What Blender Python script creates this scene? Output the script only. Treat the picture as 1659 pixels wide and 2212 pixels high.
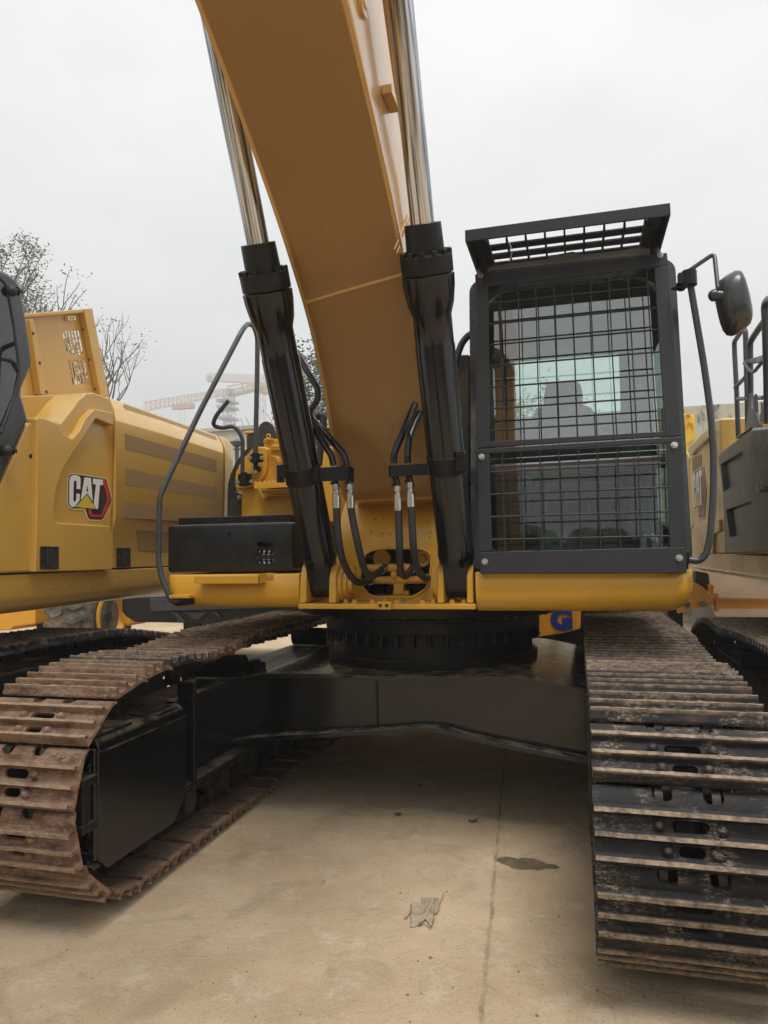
import bpy, bmesh, math, random
from mathutils import Vector, Matrix, Quaternion
random.seed(7)
for o in list(bpy.data.objects): bpy.data.objects.remove(o)
S = bpy.context.scene
C = S.collection
# ------------------------------------------------------------------ camera
CAM = (.9695, 0.0, 1.5619); YAW, PITCH, ROLL, F = .2604, .0561, -.0177, 1550.0
IW, IH = 1659.0, 2212.0
cy, sy = math.cos(YAW), math.sin(YAW)
fw = Vector((-sy*math.cos(PITCH), cy*math.cos(PITCH), math.sin(PITCH)))
r0 = Vector((cy, sy, 0)); u0 = r0.cross(fw)
rt = r0*math.cos(ROLL)+u0*math.sin(ROLL); up = -r0*math.sin(ROLL)+u0*math.cos(ROLL)
cd = bpy.data.cameras.new('camera'); cam = bpy.data.objects.new('camera', cd); C.objects.link(cam)
m3 = Matrix((rt, up, -fw)).transposed(); cam.matrix_world = Matrix.Translation(CAM) @ m3.to_4x4()
cd.sensor_fit = 'VERTICAL'; cd.sensor_height = 34.6; cd.lens = 34.6*F/IH; cd.clip_end = 3000; cd.clip_start = .05
S.camera = cam
# ------------------------------------------------------------------ world and light
w = bpy.data.worlds.new("World"); S.world = w; w.use_nodes = True
nt = w.node_tree; nt.nodes.clear()
def N(nt, t, **k):
    n = nt.nodes.new(t)
    for a, b in k.items():
        if a in n.inputs.keys(): n.inputs[a].default_value = b
        else: setattr(n, a, b)
    return n
SUN_EL, SUN_AZ = math.radians(68), math.radians(150)
sky = N(nt, 'ShaderNodeTexSky', sky_type='NISHITA', sun_disc=False, sun_elevation=SUN_EL, sun_rotation=SUN_AZ)
skyg = N(nt, 'ShaderNodeVectorMath', operation='SCALE'); skyg.inputs['Scale'].default_value = .06
nt.links.new(sky.outputs[0], skyg.inputs[0])
tc = N(nt, 'ShaderNodeTexCoord')
mp = N(nt, 'ShaderNodeMapping'); mp.inputs['Scale'].default_value = (1, 1, 2.2)
nt.links.new(tc.outputs['Generated'], mp.inputs[0])
no = N(nt, 'ShaderNodeTexNoise', Scale=2.2, Detail=5.0, Roughness=.55); nt.links.new(mp.outputs[0], no.inputs['Vector'])
cr = N(nt, 'ShaderNodeValToRGB'); cr.color_ramp.elements[0].position = .32; cr.color_ramp.elements[1].position = .7
cr.color_ramp.elements[0].color = (.655, .665, .665, 1); cr.color_ramp.elements[1].color = (.80, .795, .775, 1)
nt.links.new(no.outputs[0], cr.inputs[0])
mx = N(nt, 'ShaderNodeMix', data_type='RGBA'); mx.inputs[0].default_value = .93
nt.links.new(skyg.outputs[0], mx.inputs[6]); nt.links.new(cr.outputs[0], mx.inputs[7])
bg = N(nt, 'ShaderNodeBackground', Strength=1.0); nt.links.new(mx.outputs[2], bg.inputs[0])
wo = N(nt, 'ShaderNodeOutputWorld'); nt.links.new(bg.outputs[0], wo.inputs[0])
sl = bpy.data.lights.new('sun', 'SUN'); sl.energy = 2.0; sl.angle = math.radians(25); sl.color = (1, .965, .92)
so = bpy.data.objects.new('sun', sl); C.objects.link(so)
sd = Vector((math.sin(SUN_AZ)*math.cos(SUN_EL), math.cos(SUN_AZ)*math.cos(SUN_EL), math.sin(SUN_EL)))
so.rotation_euler = sd.to_track_quat('Z', 'Y').to_euler(); so.location = (0, 0, 30)
S.view_settings.view_transform = 'Standard'; S.view_settings.look = 'None'; S.view_settings.exposure = .63; S.view_settings.gamma = 1
S.render.resolution_x, S.render.resolution_y = 768, 1024
S.render.engine = 'CYCLES'; S.cycles.max_bounces = 10; S.cycles.transparent_max_bounces = 16
# ------------------------------------------------------------------ helpers
def ray(x, y): return fw*F + rt*(x-IW/2) - up*(y-IH/2)
def A(ax, val, x, y):                       # point seen at (x, y) on the plane axis = val
    d = ray(x, y); t = (val-CAM[ax])/d[ax]; return Vector(CAM)+d*t
def PL(p, n, x, y):                         # same on a general plane
    d = ray(x, y); t = (Vector(p)-Vector(CAM)).dot(n)/d.dot(n); return Vector(CAM)+d*t
CR = dict(D=(0, 1, 0), A=(0, .3905, 459), B=(486, .3907, 459), C=(972, .415, 405), E=(621, .2604, 972), K=(459, .1627, 891),
          F=(324, .2196, 864), N=(0, .244, 810), M=(1431, .2075, 513), Q=(1431, .2197, 864), S=(1512, .1464, 621),
          J=(297, .2441, 675), T=(0, .2564, 459), G=(0, .3906, 1269), H=(378, .3906, 0), R=(1404, .1536, 1215))
def X(c, ax, val, x, y):
    a = CR[c]; return A(ax, val, a[0]+a[1]*x, a[2]+a[1]*y)
def XP(c, p, n, x, y):
    a = CR[c]; return PL(p, n, a[0]+a[1]*x, a[2]+a[1]*y)

class MB:
    def __init__(s): s.bm = bmesh.new(); s.mi = 0
    def face(s, vs):
        try: f = s.bm.faces.new(vs); f.material_index = s.mi; return f
        except ValueError: return None
    def loft(s, rings, close=True, cap=True):
        R = [[s.bm.verts.new(p) for p in r] for r in rings]
        n = len(R[0])
        for a, b in zip(R[:-1], R[1:]):
            for i in range(n if close else n-1):
                j = (i+1) % n; s.face([a[i], a[j], b[j], b[i]])
        if cap and close: s.face(R[0][::-1]); s.face(R[-1])
        return s
    def box(s, c, d, rot=None):
        c = Vector(c); h = Vector(d)/2; q = rot if rot else Matrix.Identity(3)
        P = [c+q@Vector((sx*h.x, sy_*h.y, sz*h.z)) for sz in (-1, 1) for sx, sy_ in ((-1, -1), (1, -1), (1, 1), (-1, 1))]
        return s.loft([P[:4], P[4:]])
    def bb(s, a, b):                        # box from corner to corner
        a, b = Vector(a), Vector(b); return s.box((a+b)/2, [abs(q) for q in (b-a)])
    def prism(s, pts, off):                 # polygon swept by a vector
        off = Vector(off); P = [Vector(p) for p in pts]; return s.loft([P, [p+off for p in P]])
    def cyl(s, a, b, ra, rb=None, n=24, cap=True):
        a, b = Vector(a), Vector(b); rb = ra if rb is None else rb
        q = (b-a).to_track_quat('Z', 'Y').to_matrix()
        def ring(c, r): return [c+q@Vector((r*math.cos(2*math.pi*i/n), r*math.sin(2*math.pi*i/n), 0)) for i in range(n)]
        return s.loft([ring(a, ra), ring(b, rb)], cap=cap)
    def lathe(s, a, d, prof, n=32):         # prof = [(dist along d, radius)]
        a, d = Vector(a), Vector(d).normalized(); q = d.to_track_quat('Z', 'Y').to_matrix()
        return s.loft([[a+d*t+q@Vector((r*math.cos(2*math.pi*i/n), r*math.sin(2*math.pi*i/n), 0)) for i in range(n)] for t, r in prof])
    def tube(s, pts, r, n=10, fillet=0, res=5, rr=None):
        P = [Vector(p) for p in pts]
        if fillet:
            Q = [P[0]]
            for a, b, c in zip(P[:-2], P[1:-1], P[2:]):
                fa = min(fillet, (a-b).length*.45, (c-b).length*.45); e = b+(a-b).normalized()*fa; g = b+(c-b).normalized()*fa
                for k in range(res+1):
                    t = k/res; Q.append(e*(1-t)**2+b*2*t*(1-t)+g*t*t)
            Q.append(P[-1]); P = Q
        rings = []; t0 = (P[1]-P[0]).normalized(); nrm = t0.orthogonal().normalized()
        for i, p in enumerate(P):
            t = ((P[min(i+1, len(P)-1)]-P[max(i-1, 0)])).normalized()
            nrm = (nrm-t*nrm.dot(t)).normalized(); bn = t.cross(nrm); R_ = rr[i] if rr else r
            rings.append([p+(nrm*math.cos(2*math.pi*k/n)+bn*math.sin(2*math.pi*k/n))*R_ for k in range(n)])
        return s.loft(rings)
    def ball(s, c, r, n=12, sc=(1, 1, 1)):
        g = bmesh.ops.create_uvsphere(s.bm, u_segments=n, v_segments=max(6, n//2), radius=1)
        for v in g['verts']: v.co = Vector(c)+Vector((v.co.x*r*sc[0], v.co.y*r*sc[1], v.co.z*r*sc[2]))
        for f in {f for v in g['verts'] for f in v.link_faces}: f.material_index = s.mi
        return s
    def bolt(s, p, d, r=.014, h=.012):      # hex head on a washer
        p, d = Vector(p), Vector(d).normalized()
        s.cyl(p-d*.002, p+d*.004, r*1.35, n=18); return s.cyl(p+d*.004, p+d*(.004+h), r, r*.94, n=6)
    def build(s, name, mats, parent=None, bevel=0, smooth=35, seg=2, label=None):
        bmesh.ops.recalc_face_normals(s.bm, faces=s.bm.faces)
        me = bpy.data.meshes.new(name); s.bm.to_mesh(me); s.bm.free()
        for m in (mats if isinstance(mats, (list, tuple)) else [mats]): me.materials.append(m)
        if smooth: me.shade_smooth(); me.set_sharp_from_angle(angle=math.radians(smooth))
        o = bpy.data.objects.new(name, me); C.objects.link(o)
        if parent: par(o, parent)
        if label: o['label'] = label
        if bevel:
            b = o.modifiers.new('bevel', 'BEVEL'); b.width = bevel; b.segments = seg; b.limit_method = 'ANGLE'; b.angle_limit = math.radians(32); b.harden_normals = True
        return o
def wloc(o):
    v = Vector((0, 0, 0))
    while o: v += o.location; o = o.parent
    return v
def par(o, p): o.parent = p; o.location = o.location - wloc(p)
def thing(name, loc, label, cat, group=None):
    o = bpy.data.objects.new(name, None); C.objects.link(o); o.location = loc; o.empty_display_size = .1
    return tag(o, label, cat, group)
def tag(o, label, cat, group=None):
    o['label'] = label; o['category'] = cat
    if group: o['group'] = group
    return o
def structure(o): o['kind'] = 'structure'; return o
def cut(o, cutters, solver='EXACT'):
    bpy.context.view_layer.update()
    for c in cutters:
        m = o.modifiers.new('b', 'BOOLEAN'); m.operation = 'DIFFERENCE'; m.object = c; m.solver = solver
    dg = bpy.context.evaluated_depsgraph_get(); me = bpy.data.meshes.new_from_object(o.evaluated_get(dg))
    old = o.data; o.modifiers.clear(); me.name = old.name; o.data = me
    me.shade_smooth(); me.set_sharp_from_angle(angle=math.radians(30))
    for c in cutters: bpy.data.objects.remove(c)
    return o
def stadium(w_, h, n=8):                    # w_ >= h, in 2D
    r = h/2; a = w_/2-r; P = []
    for i in range(n+1): t = -math.pi/2+math.pi*i/n; P.append((a+r*math.cos(t), r*math.sin(t)))
    for i in range(n+1): t = math.pi/2+math.pi*i/n; P.append((-a+r*math.cos(t), r*math.sin(t)))
    return P
def rrect(w_, h, r, n=5):
    P = []
    for cx, cy_, a0 in ((w_/2-r, h/2-r, 0), (-w_/2+r, h/2-r, 90), (-w_/2+r, -h/2+r, 180), (w_/2-r, -h/2+r, 270)):
        for i in range(n+1): t = math.radians(a0+90*i/n); P.append((cx+r*math.cos(t), cy_+r*math.sin(t)))
    return P
# ------------------------------------------------------------------ materials
def mat(name, col, rough=.5, metal=0, coat=0, var=.12, vscale=3, dirt=None, dirt_amt=.3, dscale=6, bump=0, bscale=60, spec=.5, rvar=.1, up_dust=0, dust=(.42, .34, .24), scratch=0):
    m = bpy.data.materials.new(name); m.use_nodes = True; t = m.node_tree; b = t.nodes['Principled BSDF']; L = t.links.new
    b.inputs['Metallic'].default_value = metal; b.inputs['Coat Weight'].default_value = coat; b.inputs['Coat Roughness'].default_value = .12
    b.inputs['Specular IOR Level'].default_value = spec
    tc = N(t, 'ShaderNodeTexCoord'); n1 = N(t, 'ShaderNodeTexNoise', Scale=vscale, Detail=6.0, Roughness=.6); L(tc.outputs['Object'], n1.inputs['Vector'])
    mr = N(t, 'ShaderNodeMapRange'); mr.inputs[1].default_value = .3; mr.inputs[2].default_value = .7; mr.inputs[3].default_value = 1-var; mr.inputs[4].default_value = 1+var
    L(n1.outputs[0], mr.inputs[0])
    vm = N(t, 'ShaderNodeVectorMath', operation='SCALE'); vm.inputs[0].default_value = col[:3]; L(mr.outputs[0], vm.inputs['Scale']); out = vm.outputs[0]
    if dirt:
        n2 = N(t, 'ShaderNodeTexNoise', Scale=dscale, Detail=9.0, Roughness=.68); L(tc.outputs['Object'], n2.inputs['Vector'])
        r2 = N(t, 'ShaderNodeMapRange'); r2.inputs[1].default_value = .62-dirt_amt*.4; r2.inputs[2].default_value = .78-dirt_amt*.3; L(n2.outputs[0], r2.inputs[0])
        r2.inputs[4].default_value = min(1, dirt_amt*2)
        mx = N(t, 'ShaderNodeMix', data_type='RGBA'); L(r2.outputs[0], mx.inputs[0]); L(out, mx.inputs[6]); mx.inputs[7].default_value = (*dirt, 1); out = mx.outputs[2]
    if up_dust:
        ge = N(t, 'ShaderNodeNewGeometry'); sp = N(t, 'ShaderNodeSeparateXYZ'); L(ge.outputs['Normal'], sp.inputs[0])
        r3 = N(t, 'ShaderNodeMapRange'); r3.inputs[1].default_value = .5; r3.inputs[2].default_value = 1; r3.inputs[4].default_value = up_dust; L(sp.outputs['Z'], r3.inputs[0])
        n3 = N(t, 'ShaderNodeTexNoise', Scale=11.0, Detail=6.0); L(tc.outputs['Object'], n3.inputs['Vector'])
        mm = N(t, 'ShaderNodeMath', operation='MULTIPLY'); L(r3.outputs[0], mm.inputs[0])
        r4 = N(t, 'ShaderNodeMapRange'); r4.inputs[1].default_value = .35; r4.inputs[2].default_value = .6; L(n3.outputs[0], r4.inputs[0]); L(r4.outputs[0], mm.inputs[1])
        mx = N(t, 'ShaderNodeMix', data_type='RGBA'); L(mm.outputs[0], mx.inputs[0]); L(out, mx.inputs[6]); mx.inputs[7].default_value = (*dust, 1); out = mx.outputs[2]
    if scratch:
        ms = N(t, 'ShaderNodeMapping'); ms.inputs['Rotation'].default_value = (.5, .35, .2); ms.inputs['Scale'].default_value = (9, 9, 70); L(tc.outputs['Object'], ms.inputs[0])
        n6 = N(t, 'ShaderNodeTexNoise', Scale=3.0, Detail=4.0, Roughness=.7); L(ms.outputs[0], n6.inputs['Vector']); n7 = N(t, 'ShaderNodeTexNoise', Scale=3.5, Detail=3.0); L(tc.outputs['Object'], n7.inputs['Vector'])
        r6 = N(t, 'ShaderNodeMapRange'); r6.inputs[1].default_value = .66; r6.inputs[2].default_value = .70; L(n6.outputs[0], r6.inputs[0]); r7 = N(t, 'ShaderNodeMapRange'); r7.inputs[1].default_value = .52; r7.inputs[2].default_value = .62; r7.inputs[4].default_value = scratch; L(n7.outputs[0], r7.inputs[0])
        m6 = N(t, 'ShaderNodeMath', operation='MULTIPLY'); L(r6.outputs[0], m6.inputs[0]); L(r7.outputs[0], m6.inputs[1]); mx = N(t, 'ShaderNodeMix', data_type='RGBA'); L(m6.outputs[0], mx.inputs[0]); L(out, mx.inputs[6]); mx.inputs[7].default_value = (.16, .14, .125, 1); out = mx.outputs[2]
    L(out, b.inputs['Base Color'])
    n4 = N(t, 'ShaderNodeTexNoise', Scale=vscale*2.7, Detail=5.0); L(tc.outputs['Object'], n4.inputs['Vector'])
    r5 = N(t, 'ShaderNodeMapRange'); r5.inputs[1].default_value = .3; r5.inputs[2].default_value = .7; r5.inputs[3].default_value = max(.02, rough-rvar); r5.inputs[4].default_value = min(1, rough+rvar)
    L(n4.outputs[0], r5.inputs[0]); L(r5.outputs[0], b.inputs['Roughness'])
    if bump:
        n5 = N(t, 'ShaderNodeTexNoise', Scale=bscale, Detail=5.0); L(tc.outputs['Object'], n5.inputs['Vector'])
        bp = N(t, 'ShaderNodeBump', Strength=min(1, bump), Distance=.004); L(n5.outputs[0], bp.inputs['Height']); L(bp.outputs[0], b.inputs['Normal'])
    return m
YEL = mat('yellow_paint', (.62, .325, .022), .36, coat=.25, var=.04, vscale=2, dirt=(.40, .22, .04), dirt_amt=.12, dscale=4, bump=.08, bscale=220, up_dust=.35)
YELB = mat('shade_muted_yellow', (.58, .325, .09), .36, coat=.9, var=.05, vscale=1.5, dirt=(.5, .33, .14), dirt_amt=.15, bump=.1, bscale=260)  # same yellow paint, muted: the dusky underside shade is put into the colour
YELN = mat('dusty_yellow', (.56, .33, .065), .36, coat=.35, var=.05, vscale=2, dirt=(.5, .34, .13), dirt_amt=.2, dscale=3, up_dust=.5, dust=(.55, .43, .27))
YELO = mat('orange_yellow', (.68, .31, .02), .5, var=.06, up_dust=.3)
BLK = mat('black_gloss', (.006, .006, .007), .16, coat=.0, spec=.45, var=.3, dirt=(.05, .045, .04), dirt_amt=.1, dscale=5, rvar=.08, bump=.05, bscale=30)
BLKM = mat('black_satin', (.009, .0085, .0085), .42, spec=.28, scratch=.5, var=.3, dirt=(.10, .08, .06), dirt_amt=.12, dscale=9, up_dust=.6, dust=(.16, .13, .095), bump=.1)
GRD = mat('guard_paint', (.020, .020, .023), .45, spec=.4, scratch=.8, var=.15, dirt=(.10, .08, .07), dirt_amt=.10, dscale=14, up_dust=.5, dust=(.14, .12, .1))
CBK = mat('cab_black', (.022, .024, .028), .3, coat=.3, var=.2)
RAIL = mat('rail_grey', (.045, .05, .055), .35, var=.2, dirt=(.15, .13, .1), dirt_amt=.1)
RUB = mat('rubber', (.022, .021, .020), .6, var=.2, dirt=(.07, .06, .05), dirt_amt=.12, bump=.15, bscale=120)
STL = mat('zinc_steel', (.55, .53, .49), .3, metal=1, var=.1, dirt=(.3, .22, .14), dirt_amt=.12, dscale=30)
BLKG = mat('carbody_black', (.006, .006, .0065), .16, spec=.6, scratch=.5, var=.3, dirt=(.03, .028, .025), dirt_amt=.1, dscale=4, rvar=.06, up_dust=1, dust=(.30, .26, .20))
INT = mat('cab_interior', (.028, .030, .033), .7, var=.1)
TRIM = mat('cab_trim', (.10, .105, .105), .6, var=.1)
SEAT = mat('seat_fabric', (.045, .047, .052), .85, var=.1, bump=.3, bscale=300)
LINK = mat('track_link', (.035, .028, .024), .5, metal=.3, var=.3, dirt=(.12, .08, .05), dirt_amt=.35, dscale=20, bump=.5, bscale=60)
RIDGE = mat('hose_clamp', (.02, .02, .02), .4)
# chrome rod with fine lengthwise streaks
CHR = bpy.data.materials.new('chrome_rod'); CHR.use_nodes = True; t = CHR.node_tree; b = t.nodes['Principled BSDF']
b.inputs['Metallic'].default_value = 1; b.inputs['Base Color'].default_value = (.66, .65, .63, 1)
tc = N(t, 'ShaderNodeTexCoord'); mp = N(t, 'ShaderNodeMapping'); mp.inputs['Scale'].default_value = (120, 2, 2)
t.links.new(tc.outputs['Object'], mp.inputs[0]); n1 = N(t, 'ShaderNodeTexNoise', Scale=1.0, Detail=3.0); t.links.new(mp.outputs[0], n1.inputs['Vector'])
r5 = N(t, 'ShaderNodeMapRange'); r5.inputs[3].default_value = .05; r5.inputs[4].default_value = .22; t.links.new(n1.outputs[0], r5.inputs[0]); t.links.new(r5.outputs[0], b.inputs['Roughness'])
cq = N(t, 'ShaderNodeValToRGB'); cq.color_ramp.elements[0].position = .38; cq.color_ramp.elements[0].color = (.13, .13, .14, 1); cq.color_ramp.elements[1].position = .60; cq.color_ramp.elements[1].color = (.62, .64, .68, 1); t.links.new(n1.outputs[0], cq.inputs[0]); t.links.new(cq.outputs[0], b.inputs['Base Color'])
bp = N(t, 'ShaderNodeBump', Strength=.5, Distance=.003); t.links.new(n1.outputs[0], bp.inputs['Height']); t.links.new(bp.outputs[0], b.inputs['Normal'])
# glass
def glass(name, col, refl=.25, rough=.02, tint=.75):
    m = bpy.data.materials.new(name); m.use_nodes = True; t = m.node_tree; t.nodes.clear()
    tr = N(t, 'ShaderNodeBsdfTransparent'); tr.inputs[0].default_value = (*[c*tint for c in col], 1)
    gl = N(t, 'ShaderNodeBsdfGlossy'); gl.inputs['Roughness'].default_value = rough; gl.inputs[0].default_value = (.9, .95, .93, 1)
    df = N(t, 'ShaderNodeBsdfDiffuse'); df.inputs[0].default_value = (.4, .42, .4, 1)
    fr = N(t, 'ShaderNodeFresnel', IOR=1.5); ad = N(t, 'ShaderNodeMath', operation='MULTIPLY_ADD'); ad.inputs[1].default_value = 1; ad.inputs[2].default_value = refl
    t.links.new(fr.outputs[0], ad.inputs[0])
    ge = N(t, 'ShaderNodeNewGeometry'); iv = N(t, 'ShaderNodeMath', operation='SUBTRACT'); iv.inputs[0].default_value = 1; t.links.new(ge.outputs['Backfacing'], iv.inputs[1])
    m0 = N(t, 'ShaderNodeMath', operation='MULTIPLY'); t.links.new(ad.outputs[0], m0.inputs[0]); t.links.new(iv.outputs[0], m0.inputs[1]); ad = m0
    mx = N(t, 'ShaderNodeMixShader'); t.links.new(ad.outputs[0], mx.inputs[0]); t.links.new(tr.outputs[0], mx.inputs[1]); t.links.new(gl.outputs[0], mx.inputs[2])
    tc = N(t, 'ShaderNodeTexCoord'); no = N(t, 'ShaderNodeTexNoise', Scale=7.0, Detail=8.0); t.links.new(tc.outputs['Object'], no.inputs['Vector'])
    mr = N(t, 'ShaderNodeMapRange'); mr.inputs[1].default_value = .4; mr.inputs[2].default_value = .8; mr.inputs[3].default_value = .0; mr.inputs[4].default_value = .025; t.links.new(no.outputs[0], mr.inputs[0])
    m2 = N(t, 'ShaderNodeMixShader'); t.links.new(mr.outputs[0], m2.inputs[0]); t.links.new(mx.outputs[0], m2.inputs[1]); t.links.new(df.outputs[0], m2.inputs[2])
    o = N(t, 'ShaderNodeOutputMaterial'); t.links.new(m2.outputs[0], o.inputs[0]); return m
GLS = glass('cab_glass', (.90, .975, .95), .02, tint=.95); GLU = glass('upper_glass', (.90, .975, .95), .20, tint=.95)
GLD = glass('dark_glass', (.10, .12, .13), .05)
# track shoe: rust / black body per shoe, worn tan grouser tips (object space Z)
def shoe_mat(name, rust, seed=0.0):
    m = bpy.data.materials.new(name); m.use_nodes = True; t = m.node_tree; b = t.nodes['Principled BSDF']; L = t.links.new
    tc = N(t, 'ShaderNodeTexCoord'); oi = N(t, 'ShaderNodeObjectInfo')
    ad = N(t, 'ShaderNodeVectorMath', operation='ADD'); L(tc.outputs['Object'], ad.inputs[0])
    sc = N(t, 'ShaderNodeMath', operation='MULTIPLY_ADD'); sc.inputs[1].default_value = 37; sc.inputs[2].default_value = seed; L(oi.outputs['Random'], sc.inputs[0]); L(sc.outputs[0], ad.inputs[1])
    mpn = N(t, 'ShaderNodeMapping'); mpn.inputs['Scale'].default_value = (1, 2.6, 2.0); L(ad.outputs[0], mpn.inputs[0])
    n1 = N(t, 'ShaderNodeTexNoise', Scale=9.0, Detail=10.0, Roughness=.7); L(mpn.outputs[0], n1.inputs['Vector'])
    n2 = N(t, 'ShaderNodeTexNoise', Scale=48.0, Detail=10.0, Roughness=.82); L(mpn.outputs[0], n2.inputs['Vector'])
    sr = N(t, 'ShaderNodeSeparateColor'); L(oi.outputs['Color'], sr.inputs[0]); rr = N(t, 'ShaderNodeMath', operation='MULTIPLY_ADD'); L(sr.outputs[0], rr.inputs[0]); rr.inputs[1].default_value = .5; rr.inputs[2].default_value = rust-.25
    m1 = N(t, 'ShaderNodeMath', operation='ADD'); L(n1.outputs[0], m1.inputs[0]); L(rr.outputs[0], m1.inputs[1])
    c1 = N(t, 'ShaderNodeValToRGB'); L(m1.outputs[0], c1.inputs[0]); e = c1.color_ramp.elements
    e[0].position = .42; e[0].color = (.010, .011, .014, 1); e[1].position = .62; e[1].color = (.15, .075, .042, 1)
    x = e.new(.52); x.color = (.05, .033, .025, 1); x = e.new(.8); x.color = (.33, .20, .13, 1)
    c2 = N(t, 'ShaderNodeMapRange'); c2.inputs[1].default_value = .50; c2.inputs[2].default_value = .57; L(n2.outputs[0], c2.inputs[0])
    mxa = N(t, 'ShaderNodeMix', data_type='RGBA'); mq = N(t, 'ShaderNodeMath', operation='MULTIPLY'); mq.inputs[1].default_value = .85; k1 = N(t, 'ShaderNodeTexNoise', Scale=7.0, Detail=5.0, Roughness=.6); L(ad.outputs[0], k1.inputs['Vector']); k2 = N(t, 'ShaderNodeMapRange'); k2.inputs[1].default_value = .46-rust*.4; k2.inputs[2].default_value = .60-rust*.4; L(k1.outputs[0], k2.inputs[0]); k3 = N(t, 'ShaderNodeMath', operation='MULTIPLY'); L(k2.outputs[0], k3.inputs[0]); L(c2.outputs[0], k3.inputs[1]); L(k3.outputs[0], mq.inputs[0]); L(mq.outputs[0], mxa.inputs[0]); L(c1.outputs[0], mxa.inputs[6]); mxa.inputs[7].default_value = (.42, .33, .24, 1)
    sp = N(t, 'ShaderNodeSeparateXYZ'); L(tc.outputs['Object'], sp.inputs[0])
    zr = N(t, 'ShaderNodeMapRange'); zr.inputs[1].default_value = .034; zr.inputs[2].default_value = .045; L(sp.outputs['Z'], zr.inputs[0])
    n3 = N(t, 'ShaderNodeTexNoise', Scale=26.0, Detail=8.0, Roughness=.7); L(ad.outputs[0], n3.inputs['Vector'])
    nr = N(t, 'ShaderNodeMapRange'); nr.inputs[1].default_value = .30; nr.inputs[2].default_value = .62; L(n3.outputs[0], nr.inputs[0])
    mu = N(t, 'ShaderNodeMath', operation='MULTIPLY'); L(zr.outputs[0], mu.inputs[0]); L(nr.outputs[0], mu.inputs[1])
    mxb = N(t, 'ShaderNodeMix', data_type='RGBA'); L(mu.outputs[0], mxb.inputs[0]); L(mxa.outputs[2], mxb.inputs[6])
    c3 = N(t, 'ShaderNodeValToRGB'); L(n2.outputs[0], c3.inputs[0]); c3.color_ramp.elements[0].position = .3; c3.color_ramp.elements[0].color = (.22, .13, .08, 1); c3.color_ramp.elements[1].position = .65; c3.color_ramp.elements[1].color = (.52, .40, .28, 1)
    L(c3.outputs[0], mxb.inputs[7])
    ge = N(t, 'ShaderNodeNewGeometry'); sg = N(t, 'ShaderNodeSeparateXYZ'); L(ge.outputs['Normal'], sg.inputs[0]); ur = N(t, 'ShaderNodeMapRange'); ur.inputs[1].default_value = .75; ur.inputs[2].default_value = 1; ur.inputs[4].default_value = .7; L(sg.outputs['Z'], ur.inputs[0])
    so_ = N(t, 'ShaderNodeSeparateXYZ'); L(tc.outputs['Normal'], so_.inputs[0]); iz = N(t, 'ShaderNodeMapRange'); iz.inputs[1].default_value = -.9; iz.inputs[2].default_value = -.5; iz.inputs[3].default_value = 1; iz.inputs[4].default_value = .12; L(so_.outputs['Z'], iz.inputs[0]); u2 = N(t, 'ShaderNodeMath', operation='MULTIPLY'); L(ur.outputs[0], u2.inputs[0]); L(iz.outputs[0], u2.inputs[1]); um = N(t, 'ShaderNodeMath', operation='MULTIPLY'); L(u2.outputs[0], um.inputs[0]); L(nr.outputs[0], um.inputs[1]); mxc = N(t, 'ShaderNodeMix', data_type='RGBA'); L(um.outputs[0], mxc.inputs[0]); L(mxb.outputs[2], mxc.inputs[6]); mxc.inputs[7].default_value = (.33, .27, .20, 1); L(mxc.outputs[2], b.inputs['Base Color'])
    rr2 = N(t, 'ShaderNodeMapRange'); rr2.inputs[3].default_value = .32; rr2.inputs[4].default_value = .8; L(n1.outputs[0], rr2.inputs[0]); L(rr2.outputs[0], b.inputs['Roughness'])
    bp = N(t, 'ShaderNodeBump', Strength=.85, Distance=.005); L(n2.outputs[0], bp.inputs['Height']); L(bp.outputs[0], b.inputs['Normal'])
    return m
SHL = shoe_mat('shoe_rusty', .04); SHR = shoe_mat('shoe_dark', -.09, 5.0); SHN = shoe_mat('shoe_grey', -.14, 9.0)
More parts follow.
